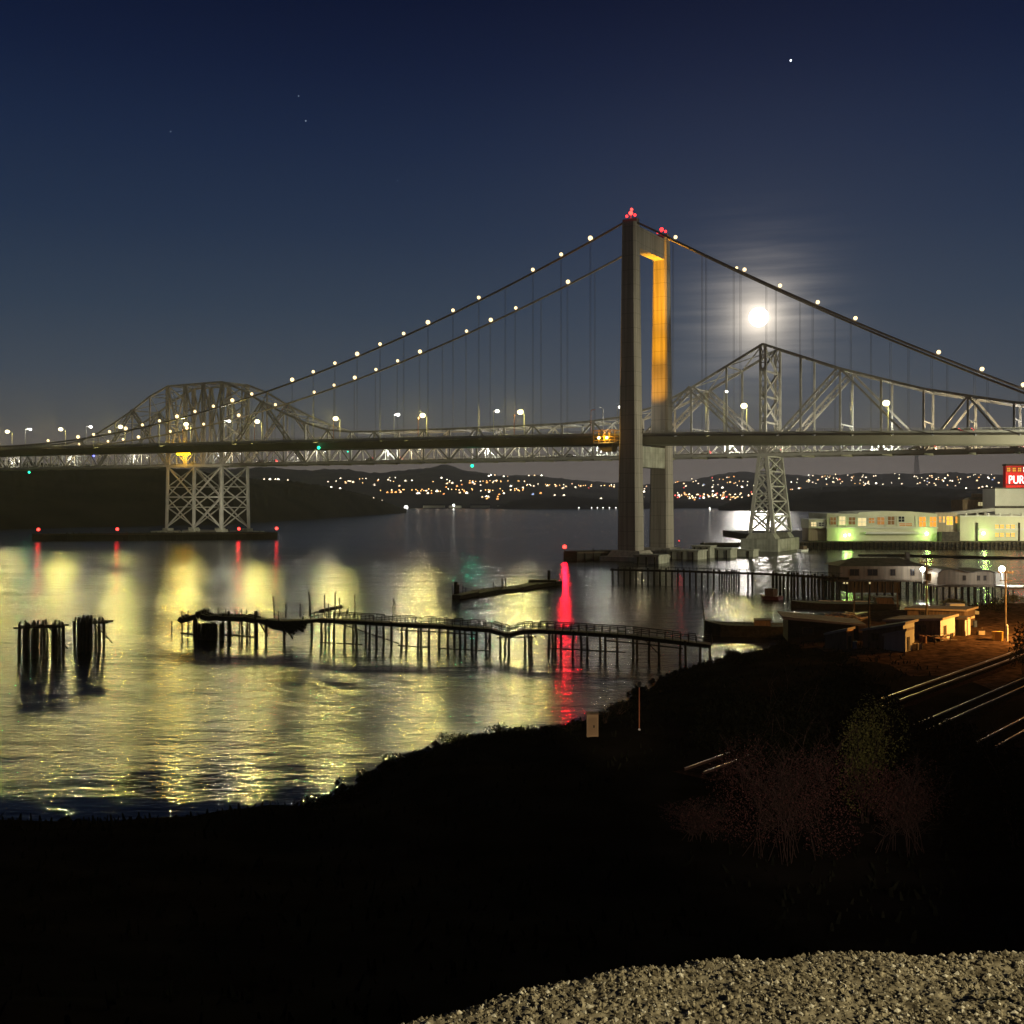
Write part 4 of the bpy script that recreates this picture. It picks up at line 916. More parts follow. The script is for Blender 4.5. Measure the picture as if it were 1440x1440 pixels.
def slope_pt(px, py):                                                        # where the line of sight meets the bank
    d = Vector(((px-720)/F, 1, -(py-YH)/F)); y = 6.0
    while y < 220:
        if H+d.z*y <= gz(d.x*y, y): break
        y += .4
    return Vector((d.x*y, y, gz(d.x*y, y)))
SHRUB_X, SHRUB_Y, SHRUB_Z = PX(1130,57), 57.0, gz(PX(1130,57),57)+3.6
# gravel shoulder in the foreground, lit by the street lamp behind the camera
CREST = [(-3,2.75),(-.9,3.06),(-.36,3.26),(.02,3.48),(.39,3.64),(.8,3.74),(1.3,3.78),(1.82,3.80),(5,3.9)]
GR = mat('gravel_dirt', (.20,.165,.10), .95, var=.6, scale=22, bump=.8, bscale=110, spec=.12, col2=(.34,.30,.20))
STONE = mat('pale_stone', (.46,.43,.33), .9, var=.35, scale=20, spec=.15)
b = MB(); gx = np.concatenate([np.arange(-3.6,-.9,.04),np.arange(-.9,2.2,.008),np.arange(2.2,6.4,.04)]); gy = np.concatenate([np.arange(2.2,2.9,.03),np.arange(2.9,4.0,.008),np.arange(4.0,5.2,.03)])
for y in gy:
    for x in gx:
        d = y-interp(CREST, x)-.05*mnoise.noise(Vector((x*3,y*3,4)))
        h = 20.9-.02*max(0,-d)-(1.05*d if d > .1 else max(0,d+.1)**2*2.6)
        h += mnoise.noise(Vector((x*4,y*4,0)))*.016+mnoise.noise(Vector((x*13,y*13,3)))*.005+abs(mnoise.noise(Vector((x*34,y*34,5))))*.014+abs(mnoise.noise(Vector((x*70,y*70,8))))*.010
        b.v.append((x, y, h))
n_ = len(gx)
for j in range(len(gy)-1):
    for i in range(n_-1): o = j*n_+i; b.f.append((o,o+1,o+n_+1,o+n_)); b.m.append(0)
gs = tag(b.build('gravel_ground', GR, smooth=True), kind='structure')
GV = b.v
b = MB()
for k in range(60000):
    v = GV[rnd.randrange(len(GV))]; v = (v[0]+rnd.uniform(-.004,.004), v[1]+rnd.uniform(-.004,.004), v[2])
    if v[1] > interp(CREST, v[0])+.12 or v[1] < 2.6 or not -1 < v[0] < 2.6: continue
    r = .0028+.0095*rnd.random()**3.2; c0 = Vector(v)+Vector((0,0,r*.25)); pts = []
    base = len(b.v)
    for q in ((1,0,0),(0,1,0),(-1,0,0),(0,-1,0),(0,0,.8),(0,0,-.8)):
        b.v.append(tuple(c0+Vector(q)*r*rnd.uniform(.6,1.25)+Vector((rnd.uniform(-1,1),rnd.uniform(-1,1),rnd.uniform(-.3,.6)))*r*.3))
    for f in ((0,1,4),(1,2,4),(2,3,4),(3,0,4),(1,0,5),(2,1,5),(3,2,5),(0,3,5)): b.f.append(tuple(base+i for i in f)); b.m.append(0 if (k % 6) == 0 else 1)
tag(b.build('gravel', [STONE, GR]), 'loose pale gravel stones strewn over the lit dirt shoulder', 'gravel', kind='stuff')
o = thing('fallen_leaf', 'dark curled leafy twig lying on the gravel near the bottom right corner', 'twig', loc=((1392-720)/F*3.33, 3.33, 20.925))
b = MB(); b.tube([(-.035,-.01,.005),(0,.0,.012),(.03,.012,.01)], .003, 5); b.build('stem', BLACKP, o)
b = MB()
for k in range(16):
    a = rnd.uniform(0,6.28); c0 = Vector((rnd.uniform(-.035,.035), rnd.uniform(-.012,.012), .012)); l_ = rnd.uniform(.012,.028); d_ = Vector((math.cos(a), math.sin(a)*.6, rnd.uniform(-.1,.5)))*l_; s_ = Vector((-d_.y, d_.x, .003))*.35
    b.face([c0, c0+d_*.5+s_, c0+d_, c0+d_*.5-s_])
b.build('leaf', LEAFD, o)
o = thing('street_lamp', 'street lamp on a pole behind the viewpoint, lighting the gravel shoulder', 'street lamp', loc=(7.5,-5.4,20.7))
b = MB(); b.tube([(0,0,-.5),(0,0,3.9)], [.11,.07], 8); b.build('pole', POLE, o)
b = MB(); b.tube([(0,0,3.8),(0,.9,4.2)], .04, 6); b.build('arm', POLE, o)
b = MB(); b.box((0,1.2,4.15), .35, .7, .14); b.build('lamp_head', POLE, o); b = MB(); b.box((0,1.2,4.10), .25, .5, .04); b.build('lens', BULBB, o)
LAMP_POST = o
light('SPOT', o, (0,1.3,4.0), 6200, (1,.86,.56), .03, aim=Vector((.9,3.4,20.9))-Vector((7.5,-4.1,24.7)), angle=R(44), blend=.7)

light('SPOT', o, (.2,1.5,4.0), 52000, (1,.78,.62), .15, aim=Vector((SHRUB_X,SHRUB_Y,SHRUB_Z))-Vector((7.7,-3.9,24.7)), angle=R(17), blend=1.0)  # second beam added on this lamp head to brighten only the shrubs

# ------------------------------------------------------------------ railway
for k, (off, lab) in enumerate(((.0,'railway track nearest the sheds'),(6.6,'middle railway track with the brightest rails'),(12.6,'railway track nearest the viewpoint'))):
    o = thing('railway_track', lab, 'railway track', 'parallel railway tracks along the shore', (TR0[0]+TRD[1]*(off-1.0), TR0[1]-TRD[0]*(off-1.0), 3.42))
    T0K = (5, 22, 26)[k]; dv = Vector((TRD[0], TRD[1], 0)); nv_ = Vector((TRD[1], -TRD[0], 0))
    b = MB(); b.prism([nv_*-2.6+dv*T0K+Vector((0,0,-.5)), nv_*2.6+dv*T0K+Vector((0,0,-.5)), nv_*1.5+dv*T0K+Vector((0,0,.03)), nv_*-1.5+dv*T0K+Vector((0,0,.03))], dv*330); b.build('ballast', BALL, o)
    b = MB()
    for q in range(370): b.box(dv*(T0K+.75*q)+Vector((0,0,.055)), .24, 2.5, .13, ax=dv)
    b.build('sleeper', SLEEP, o)
    for s in (-.75,.75):
        b = MB(); b.beam(dv*T0K+nv_*s+Vector((0,0,.25)), dv*290+nv_*s+Vector((0,0,.25)), .07, .14, 1)
        b.beam(dv*T0K+nv_*s+Vector((0,0,.345)), dv*290+nv_*s+Vector((0,0,.345)), .12, .045, 0); b.build('rail', [RAILST, RAILSIDE], o)
# sodium lamp on the far side of the yard
p = Vector((77,141,gz(77,141))); o = thing('sodium_lamp', 'orange sodium yard lamp standing right of the tracks', 'street lamp', loc=p)
b = MB(); b.tube([(0,0,-.3),(0,0,7.4)], [.16,.1], 8); b.build('pole', OLDWOOD, o); b = MB(); b.tube([(0,0,7.2),(-1.6,0,7.7)], .06, 6); b.build('arm', POLE, o)
b = MB(); b.box((-1.9,0,7.6), .9, .35, .2); b.build('lamp_head', POLE, o); b = MB(); b.ball((-1.9,0,7.5), .22, sz=.6); b.build('lens', glow('sodium_lens', (1,.55,.12), 40), o)
light('POINT', o, (-1.9,0,7.0), 46000, (1,.46,.10), .25)

# ------------------------------------------------------------------ piers and pilings
def pile(b, x, y, z0, z1, r=.16, lean=.05): b.tube([(x,y,z0),(x+rnd.uniform(-lean,lean),y+rnd.uniform(-lean,lean),(z0+z1)/2),(x+rnd.uniform(-lean,lean)*2,y,z1)], [r*1.05,r,r*.85], 6)
def pile_cluster(label, px0, px1, wl, top, seed, solid):
    rr = random.Random(seed); Y = H*F/(wl-YH); o = thing('piling_cluster', label, 'pilings', 'weathered piling clusters standing in open water', (PX((px0+px1)/2,Y), Y, 0))
    xs_ = []; x = px0
    while x <= px1: xs_.append(x); x += rr.uniform(3.2,5.4)
    xs_ += [rr.uniform(*solid) for k in range(12)]
    for x in xs_:
        b = MB(); z = H-(top+rr.uniform(-3,4)-YH)/F*Y; xx = PX(x,Y)-o.location.x; ww = rr.uniform(-1.6,1.6)
        b.tube([(xx,ww,-2.5),(xx+rr.uniform(-.12,.12),ww,z*.5),(xx+rr.uniform(-.15,.15),ww,z)], [.19,.17,.13], 6); b.build('pile', DARKWOOD, o)
    b = MB(); x0, x1 = PX(px0,Y)-o.location.x, PX(px1,Y)-o.location.x; zt = H-(top+6-YH)/F*Y
    for yy in (-1.0,1.0): b.beam((x0,yy,zt-.1),(x1,yy,zt+.1), .22, .26)
    b.beam((x1-3.0,1.1,zt-.1),(x1-.2,1.1,1.2), .18); b.build('wale', DARKWOOD, o)
pile_cluster('wider, sparser cluster of dark pilings at the left edge of the water', 24, 93, 926, 875, 3, (37,51))
pile_cluster('narrower, denser cluster of dark pilings just right of the sparse one', 109, 156, 917, 869, 5, (109,127))

# long ruined footbridge pier
def wl(px): return float(np.interp(px, [240,300,450,600,760,880,1000], [897,899,907,914,921,927,936]))
def dk(px): return float(np.interp(px, [258,300,345,362,400,432,450,560,620,690,700,716,735,760,880,940,1000], [868,866,868,870,873,872,870,876,879,884,887,891,886,885,892,899,906]))
def PP(px, off=0.0, z=None):
    Y = H*F/(wl(px)-YH); zz = H-(dk(px)-YH)/F*Y if z is None else z
    return Vector((PX(px,Y)+off*.13, Y+off, zz))
fp = thing('ruined_pier', 'long ruined timber footbridge on thin crooked piles across the bright water', 'pier', loc=PP(620, 0, 0))
def rel(v): return v-fp.location
b = MB(); seg = list(range(296,352,7))+list(range(352,1004,6))
for a, c2 in zip(seg, seg[1:]):
    if 366 <= a < 424 and False: continue
    for off in (-.9, .9): b.beam(rel(PP(a,off)-Vector((0,0,.25))), rel(PP(c2,off)-Vector((0,0,.25))), .2, .42)
    p = [PP(a,-1.05),PP(a,1.05),PP(c2,1.05),PP(c2,-1.05)]; b.hexa([rel(q)-Vector((0,0,.05)) for q in p]+[rel(q)+Vector((0,0,.06)) for q in p])
b.build('deck', DARKWOOD, fp)
for off in (-1.0, 1.0):
    b = MB(); rs = [x for x in range(440,1004,11)]
    for i, x in enumerate(rs):
        if rnd.random() < .06: continue
        p = rel(PP(x,off)); b.beam(p, p+Vector((rnd.uniform(-.06,.06),0,1.08)), .09)
        if i and rnd.random() > .07: q = rel(PP(rs[i-1],off)); b.beam(p+Vector((0,0,1.05)), q+Vector((0,0,1.05)), .08, .1)
        if i and rnd.random() > .10: q = rel(PP(rs[i-1],off)); b.beam(p+Vector((0,0,.55)), q+Vector((0,0,.55)), .06, .09)
    b.build('railing', DARKWOOD, fp)
for x in (455,503,532,562,594,632,665,710,742,776,826,868,327,336,345,356,378,396,436,449,461,473,483,494,512,522,541,553,571,574,586,606,616,638,648,652,672,681,688,704,717,737,747,771,780,788,807,817,843,851,889,897,913,927,957,964,985,999):
    b = MB(); p = rel(PP(x, rnd.choice((-.95,.95,.9)))); ex = rnd.choice((0,0,0,0,.2,1.3 if x in (473,688,512) else 0))
    b.tube([(p.x,p.y,-2.5),(p.x+rnd.uniform(-.16,.16),p.y,p.z*.35),(p.x+rnd.uniform(-.08,.08),p.y,p.z+ex)], [.20,.18,.15], 6); b.build('pile', DARKWOOD, fp)
b = MB()
for a, c2, z in ((452,512,.1),(562,606,.15),(618,690,.0),(775,880,.7)):    # low broken stringers near the water
    b.beam(rel(PP(a,-.9,.45+z)), rel(PP(c2,-.9,.40+z)), .14, .16)
for a, c2 in ((690,683),(906,930),(470,560)): b.beam(rel(PP(a,.9)-Vector((0,0,.5))), rel(PP(c2,.9,.6)), .12)
for x in (560,617,700,850,905): b.beam(rel(PP(x,-1)-Vector((0,0,.9))), rel(PP(x+55,-1)-Vector((0,0,.9))), .1, .16)
b.build('stringer', DARKWOOD, fp)
b = MB()                                                                     # collapsed section hanging down
for k in range(26):
    x = rnd.uniform(360,428); t_ = (x-360)/68; low = math.sin(t_*math.pi)*1.9
    b.beam(rel(PP(x, rnd.uniform(-1.2,1.2))-Vector((0,0,.2))), rel(PP(min(430,x+rnd.uniform(8,28)), rnd.uniform(-1.2,1.2))-Vector((0,0,.3+low*rnd.uniform(.4,1)))), .26, .35)
b.beam(rel(PP(362,0)), rel(PP(377,0,.9)), .22); b.beam(rel(PP(402,0)-Vector((0,0,.6))), rel(PP(412,0,.7)), .22)
b.prism([rel(PP(x,-.9))-Vector((0,0,dz_)) for x, dz_ in ((362,.2),(434,.2),(428,.7),(413,1.9),(404,1.5),(386,1.3),(372,.6))], (0,1.8,0))
b.build('collapsed_decking', DARKWOOD, fp)
for n, (x, y0, y1, lean) in enumerate(((388,838,868,-2),(394,858,872,0),(404,848,868,0),(424,848,866,0),(437,850,866,0),(439,832,865,-3),(458,836,866,0),(464,848,868,0),(473,832,866,0),(479,840,866,0),(501,836,858,-1))):
    Y = H*F/(wl(x)-YH)+(0 if x != 501 else 25); b = MB(); zt, zb_ = H-(y0-YH)/F*Y, (H-(y1-YH)/F*Y if x != 501 else -2)
    b.tube([(PX(x,Y)-fp.location.x,Y-fp.location.y-1,zb_),(PX(x+lean,Y)-fp.location.x,Y-fp.location.y-1,zt)], [.11,.08], 6); b.build('standing_post', DARKWOOD, fp)
b = MB(); b.beam(rel(PP(449,.3))+Vector((0,0,1.1)), rel(PP(481,.3))+Vector((0,0,2.0)), .5, .5); b.build('fallen_beam', DARKWOOD, fp)
# the old pier head at its left end: thick piles under a sagging cap
ph = thing('pile_pier', 'heavy dark pile pier with a solid block of thick piles, left of the footbridge', 'pier', loc=PP(300,0,0))
def relh(v): return v-ph.location
b = MB()
for a, c2, ya, yb in ((256,262,868,872),(258,280,872,866),(280,287,862,862),(287,296,865,868),(296,312,868,867),(312,346,868,869),(346,364,868,872)):
    Y = H*F/(wl(a)-YH)
    for off in (-1.6,0,1.6): b.beam(relh(Vector((PX(a,Y),Y+off,H-(ya-YH)/F*Y))), relh(Vector((PX(c2,Y),Y+off,H-(yb-YH)/F*Y))), .7, .75)
b.build('cap_beam', DARKWOOD, ph)
for x, r in ((256,.10),(264,.10),(273,.22),(276,.22),(281,.25),(287,.4),(291,.5),(295,.5),(299,.5),(302,.4),(311,.26),(314,.2),(322,.22),(324,.25),(337,.13),(352,.13),(359,.16),(362,.14)):
    Y = H*F/(wl(x)-YH)+rnd.uniform(-1.5,1.5); b = MB(); zt = H-(rnd.uniform(858,866)-YH)/F*Y if r < .25 else 2.6
    p = relh(Vector((PX(x,Y),Y,0))); b.tube([(p.x,p.y,-2.5),(p.x+rnd.uniform(-.1,.1),p.y,1.2),(p.x+rnd.uniform(-.1,.1),p.y,zt)], [r*1.1,r,r*.8], 7); b.build('pile', DARKWOOD, ph)
for a, c2 in ((256,276),(311,330),(330,362)): b = MB(); b.beam(relh(PP(a,-.5,.9)), relh(PP(c2,-.5,.75)), .22, .25); b.build('broken_rail', DARKWOOD, ph)
for x in (285,292,305,316,329,338,345,357): b = MB(); b.beam(relh(PP(x,.5))+Vector((0,0,.1)), relh(PP(x+rnd.uniform(-.5,.5),.5))+Vector((0,0,1.0+.4*rnd.random())), .1); b.build('broken_rail_post', DARKWOOD, ph)
for x, y0, lab in ((242,873,'lone thin piling standing left of the pier head'),(553,842,'crossed pair of slender stakes in the water beyond the footbridge')):
    Y = H*F/(889-YH) if x == 242 else H*F/(855-YH); o = thing('lone_piling', lab, 'piling', loc=(PX(x,Y),Y,0)); b = MB()
    if x == 242: b.tube([(0,0,-2),(0,0,H-(y0-YH)/F*Y)], .12, 6)
    else:
        zt = H-(y0-YH)/F*Y; b.tube([(-.4,0,-1),(.1,0,zt*.5),(-.05,0,zt)], .07, 5); b.tube([(.4,.2,-1),(.35,.2,zt*.4),(.05,.1,zt)], .07, 5)
    b.build('stake', DARKWOOD, o)
# birds perched on posts
for x, lab in ((429,'dark cormorant perched on the footbridge end of the collapse'),(491,'dark cormorant perched on the footbridge rail')):
    p = PP(x,-.9)+Vector((0,0,.1 if x == 429 else 1.05)); o = MB(); 
    o.tube([(0,0,0),(0,0,.12)], .03, 5); o.ball((0,0,.34), .17, 0, 8, 6, 1.7); o.tube([(.02,0,.5),(.09,0,.68),(.06,0,.84)], [.09,.05,.05], 6); o.ball((.08,0,.88), .065); o.tube([(.12,0,.88),(.26,0,.9)], [.03,.008], 5); o.tube([(-.05,0,.2),(-.18,0,-.05)], [.1,.03], 5)
    o = o.build('cormorant', BLACKP, loc=p, smooth=True); tag(o, lab, 'bird')
# low broken breakwater raft, mid water
bw = thing('broken_breakwater', 'low dark broken breakwater raft with stub piles, left of the red beacon streak', 'breakwater', loc=gp(710,832))
def relb(v): return v-bw.location
b = MB(); ctr = [(642,838),(668,834),(700,829),(730,826),(752,822),(786,818)]
for (a, ya), (c2, yc) in zip(ctr, ctr[1:]):
    p, q = gp(a, ya+4), gp(c2, yc+4)
    for off in (-1.6,0,1.6): b.beam(relb(p+Vector((0,off*1.5,.35+rnd.uniform(0,.4)))), relb(q+Vector((0,off*1.5,.35+rnd.uniform(0,.4)))), 2.2, .9)
b.build('raft', DARKWOOD, bw)
for x, y0, r in ((636,823,.12),(641,818,.5),(644,822,.35),(651,824,.12),(655,826,.1),(694,819,.1),(706,813,.14),(711,813,.14),(772,802,.45),(680,826,.1)):
    p = gp(x, float(np.interp(x, [640,786], [842,822]))); b = MB(); q = relb(p); b.tube([(q.x,q.y,-2),(q.x,q.y,H-(y0-YH)/F*p.y)], [r,r*.8], 7); b.build('pile', DARKWOOD, bw)
b = MB(); q = relb(gp(760,824)); b.hexa([q+Vector((x,y,z)) for z in (.5,1.6) for x, y in ((-3,-1.5),(4,-1.5),(4.4,1.5),(-3,1.5))]); b.build('timber_crib', DARKWOOD, bw)
# working pier on the right with many piles
wp = thing('timber_dock', 'long dark timber dock on closely spaced piles below the tower blocks', 'dock', loc=gp(1010,826))
def relw(v): return v-wp.location
def dw(px): return float(np.interp(px, [858,960,1080,1190], [800,802,806,812]))
def ww(px): return float(np.interp(px, [858,960,1080,1190], [818,822,832,840]))
def WP(px, off=0, z=None): Y = H*F/(ww(px)-YH)+off; return Vector((PX(px,Y), Y, H-(dw(px)-YH)/F*Y if z is None else z))
b = MB()
for a in range(858,1190,12):
    p = [WP(a,-2),WP(a,5),WP(a+12,5),WP(a+12,-2)]; b.hexa([relw(q)-Vector((0,0,.5)) for q in p]+[relw(q) for q in p])
b.build('deck', DARKWOOD, wp)
pl = [(862,.2)]+[(861+8.4*k,.24) for k in range(18)]+[(1012+k*3.4,.26) for k in range(9)]+[(1052,.24),(1058,.24)]+[(1088+4.9*k+rnd.uniform(-1,1),.26) for k in range(20)]
for k, (x, r) in enumerate(pl):
    p = relw(WP(x, rnd.choice((-1.8,4.5)))); b = MB(); b.tube([(p.x,p.y,-2.5),(p.x,p.y,p.z+rnd.choice((-.3,.2,.5)))], r, 6); b.build('pile', DARKWOOD, wp)
b = MB()
for a in range(880,1190,10): b.beam(relw(WP(a,-1.9)), relw(WP(a,-1.9))+Vector((0,0,.9)), .1)
b.beam(relw(WP(880,-1.9))+Vector((0,0,.9)), relw(WP(1185,-1.9))+Vector((0,0,.9)), .08); b.build('railing', DARKWOOD, wp)

# ------------------------------------------------------------------ boats
def boat(label, p0, p1, wid, depth, cabin, name='barge', cat='barge', mast=None, stripe=False, m=DARKWOOD):
    p0 = Vector(p0); p1 = Vector(p1); d = p1-p0; ln = d.length; d.normalize(); y = Vector((-d.y, d.x, 0)); o = thing(name, label, cat, loc=(p0+p1)/2); z = Vector((0,0,1))
    b = MB(); st = 10; rows = []
    for i in range(st+1):
        f = i/st; s = (f-.5)*ln; w_ = wid/2*(1-max(0,(f-.72)/.28)**2*.9)*(1-.15*max(0,(.15-f)/.15)); sh = depth*(1+.28*max(0,(f-.6)/.4)**2)
        rows.append(len(b.v)); b.v += [tuple(d*s-y*w_+z*sh), tuple(d*s-y*w_*.72+z*-.4), tuple(d*s+y*w_*.72+z*-.4), tuple(d*s+y*w_+z*sh)]
    for a, c2 in zip(rows, rows[1:]):
        for j in range(3): b.f.append((a+j,c2+j,c2+j+1,a+j+1)); b.m.append(0)
        b.f.append((a+3,c2+3,c2,a)); b.m.append(0)
    b.f.append(tuple(rows[0]+j for j in range(4))); b.m.append(0); b.f.append(tuple(rows[-1]+j for j in reversed(range(4)))); b.m.append(0); b.build('hull', m, o)
    b = MB()
    for s in (-1,1):
        for i in range(st): f0, f1 = rows[i]+(0 if s < 0 else 3), rows[i+1]+(0 if s < 0 else 3)
    b.beam(d*-ln*.48-y*(wid/2+.05)+z*(depth+.05), d*ln*.22-y*(wid/2+.05)+z*(depth+.05), .12, .14); b.build('rubbing_strake', WHITEP if stripe else OLDWOOD, o)
    for a0, a1, w_, h_ in cabin:
        b = MB(); c0 = [d*a0*ln-y*w_/2, d*a1*ln-y*w_/2, d*a1*ln+y*w_/2, d*a0*ln+y*w_/2]; b.hexa([q+z*(depth*.95) for q in c0]+[q*.94+z*(depth+h_) for q in c0]); k = b.build('cabin', BROWN, o)
        b = MB(); b.hexa([q*1.04+z*(depth+h_+.01) for q in c0]+[q*1.0+z*(depth+h_+.16) for q in c0]); b.build('roof', ROOFD, k)
    if mast:
        for f, h_, lean in mast: b = MB(); b.tube([d*f*ln+z*depth, d*(f*ln+lean)+z*(depth+h_)], [.09,.05], 6); b.build('mast', DARKWOOD, o)
    return o
boat('small dark red-cabined boat moored on the moonlit patch of water', gp(1098,844), gp(1070,842), 2.8, .8, ((-.25,.2,2.0,1.5),), 'cabin_boat', 'boat', m=mat('dark_red_hull', (.10,.02,.02), .6))
boat('dark old barge with a leaning mast moored beyond the footbridge end', gp(1108,896), gp(990,893), 4.2, 1.9, ((-.30,-.1,3.0,.8),), mast=((.49,3.6,.4),(.02,.9,0)))
boat('long low dark barge with a pale rail beside the house on piles', gp(1262,856), gp(1112,854), 5.5, 1.1, ((-.46,-.30,3.5,1.2),), stripe=True)
boat('small dark skiff moored at the refinery quay corner', gp(1124,776), gp(1136,775), 2.2, .9, ((-.2,.2,1.5,1.4),), 'skiff', 'boat', m=WHITEP)

# ------------------------------------------------------------------ buildings on the near right shore
def wall_window(par, b0, dx, u0, u1, z0, z1, m, out):                        # window on a wall starting at b0 running along dx
    dx = Vector(dx).normalized(); out = Vector(out); b = MB(); p = b0+dx*u0+Vector((0,0,z0)); w_ = u1-u0; h_ = z1-z0; c0 = p+dx*w_/2
    for s in (0,1): b.box(p+dx*w_*s+out*.03-Vector((0,0,.06)), .1, .12, h_+.12, ax=dx)
    for s in (0,1): b.box(c0+out*.03+Vector((0,0,h_*s-.05)), w_-.1, .12, .1, ax=dx)
    b.box(c0+out*.02+Vector((0,0,.05)), .06, .09, h_-.1, ax=dx); o = b.build('window', OLDWOOD, par)
    b = MB(); b.face([p+out*.015, p+dx*w_+out*.015, p+dx*w_+out*.015+Vector((0,0,h_)), p+out*.015+Vector((0,0,h_))]); b.build('pane', m, o)
Yh = 246.0
hp_ = thing('pile_house', 'long hip-roofed house standing on piles over the water', 'house', loc=(PX(1240,Yh),Yh,0))
def relx(o): return lambda px, Y, y: Vector((PX(px,Y), Y, H-(y-YH)/F*Y))-o.location
q = relx(hp_); zf = H-(815-YH)/F*Yh; ze = H-(796-YH)/F*Yh; zr = H-(786-YH)/F*Yh
x0, x1 = PX(1181,Yh)-hp_.location.x, PX(1300,Yh)-hp_.location.x
b = MB(); b.hexa([(x,y,z) for z in (zf,ze) for x, y in ((x0,0),(x1,0),(x1,9),(x0,9))]); b.build('wall', WALLD, hp_)
b = MB(); e = .8; A_ = [(x0-e,-e,ze),(x1+e,-e,ze),(x1+e,9+e,ze),(x0-e,9+e,ze)]; r0, r1 = (x0+4.2,4.5,zr), (x1-4.2,4.5,zr)
b.face([A_[0],A_[1],r1,r0]); b.face([A_[1],A_[2],r1]); b.face([A_[2],A_[3],r0,r1]); b.face([A_[3],A_[0],r0]); b.face(A_[::-1]); b.build('roof', ROOFD, hp_)
b = MB(); b.box((PX(1287,Yh)-hp_.location.x,5,zr-.8), .9, .9, 2.2); b.build('chimney', ROOFD, hp_)
b = MB(); b.hexa([(x,y,z) for z in (zf-.35,zf-.01) for x, y in ((x0-3,-2.2),(x1+1.5,-2.2),(x1+1.5,10),(x0-3,10))]); b.build('deck', OLDWOOD, hp_)
for k in range(14):
    for y in (-1.8,4,9): b = MB(); xx = x0-2.5+(x1-x0+3.4)*k/13; b.tube([(xx,y,-2.5),(xx,y,zf-.36)], .17, 6); b.build('pile', DARKWOOD, hp_)
b = MB(); b.hexa([(x,y,z) for z in (.5,zf-.37) for x, y in ((PX(1195,Yh)-hp_.location.x,1.0),(PX(1270,Yh)-hp_.location.x,1.0),(PX(1270,Yh)-hp_.location.x,7),(PX(1195,Yh)-hp_.location.x,7))]); b.build('lower_wall', WALLD, hp_)
for px0, px1 in ((1195,1208),(1220,1234),(1252,1259),(1280,1286)): wall_window(hp_, Vector((PX(px0,Yh)-hp_.location.x,0,zf)), (1,0,0), 0, PX(px1,Yh)-PX(px0,Yh), .9, 2.4, GLASS, (0,-1,0))
for px0 in (1181.5,1185.5,1217): wall_window(hp_, Vector((PX(px0,Yh)-hp_.location.x,-2.25,zf-.36)), (1,0,0), 0, .45, -.5, .0 , WINY, (0,-1,0))
def bright_lamp(p, label, power, col, r=.4, hgt=2.6, dirn=None):
    o = thing('flood_lamp', label, 'flood lamp', 'blinding white flood lamps on the near shore', p); b = MB(); b.tube([(0,0,-hgt),(0,0,0)], .07, 6); b.build('pole', POLE, o)
    b = MB(); b.ball((0,0,.2), r); b.build('lamp', glow('white_flood', (1,1,.94), 60), o); light('POINT', o, (0,-r-.35,.3), power, col, .3); return o
p = pt(1297.5,802,243.5); bright_lamp(p, 'blinding white flood lamp at the right corner of the hip-roofed house', 2000, (1,.97,.85), .5, 3.0)
p = pt(1409,801.5,236); bright_lamp(p, 'blinding white flood lamp at the right end of the twin-humped shed', 3400, (1,.97,.85), .62, 3.4)
b2h = thing('humped_shed', 'pale long shed with a twin-humped roof beside the flood lamp', 'shed', loc=(PX(1360,240),240,0)); q = relx(b2h)
Y = 240.0; prof = [(1319,812),(1319,806),(1324,802),(1334,801),(1345,801),(1358,804.5),(1366,805.5),(1376,803.5),(1390,803),(1398,806),(1398,812)]
b = MB(); b.prism([q(x,Y,y) for x, y in reversed(prof)], (0,9,0)); b.prism([q(1318,Y,822),q(1398.2,Y,822),q(1398.2,Y,812.05),q(1318,Y,812.05)], (0,9,0)); b.build('wall', WALLD, b2h)
b = MB()
top = prof[1:-1]
for (xa, ya), (xb, yb) in zip(top, top[1:]):
    p0, p1 = q(xa,Y,ya), q(xb,Y,yb); b.hexa([p0+Vector((0,-.6,.01)), p1+Vector((0,-.6,.01)), p1+Vector((0,9.6,.01)), p0+Vector((0,9.6,.01)), p0+Vector((0,-.6,.2)), p1+Vector((0,-.6,.2)), p1+Vector((0,9.6,.2)), p0+Vector((0,9.6,.2))])
b.build('roof', ROOFD, b2h)
b = MB(); b.hexa([q(1400,Y,822),q(1416,Y,822),q(1416,Y,822)+Vector((0,7,0)),q(1400,Y,822)+Vector((0,7,0)),q(1400,Y,806),q(1416,Y,806),q(1416,Y,806)+Vector((0,7,0)),q(1400,Y,806)+Vector((0,7,0))]); b.build('side_room', WALLP, b2h)
for px0, px1 in ((1354,1358),(1374,1378),(1383,1387)): wall_window(b2h, q(px0,Y,820), (1,0,0), 0, PX(px1,Y)-PX(px0,Y), .6, 1.7, GLASS, (0,-1,0))
b = MB(); b.hexa([q(1312,Y,824.5)+Vector((0,-2,0)),q(1425,Y,824.5)+Vector((0,-2,0)),q(1425,Y,824.5)+Vector((0,10,0)),q(1312,Y,824.5)+Vector((0,10,0)),q(1312,Y,822.2)+Vector((0,-2,0)),q(1425,Y,822.2)+Vector((0,-2,0)),q(1425,Y,822.2)+Vector((0,10,0)),q(1312,Y,822.2)+Vector((0,10,0))]); b.build('deck', OLDWOOD, b2h)
for k in range(12):
    for y in (-1.5,6): b = MB(); s_ = q(1314+9*k,Y,824.6); b.tube([(s_.x,y,-2.5),(s_.x,y,s_.z)], .17, 6); b.build('pile', DARKWOOD, b2h)
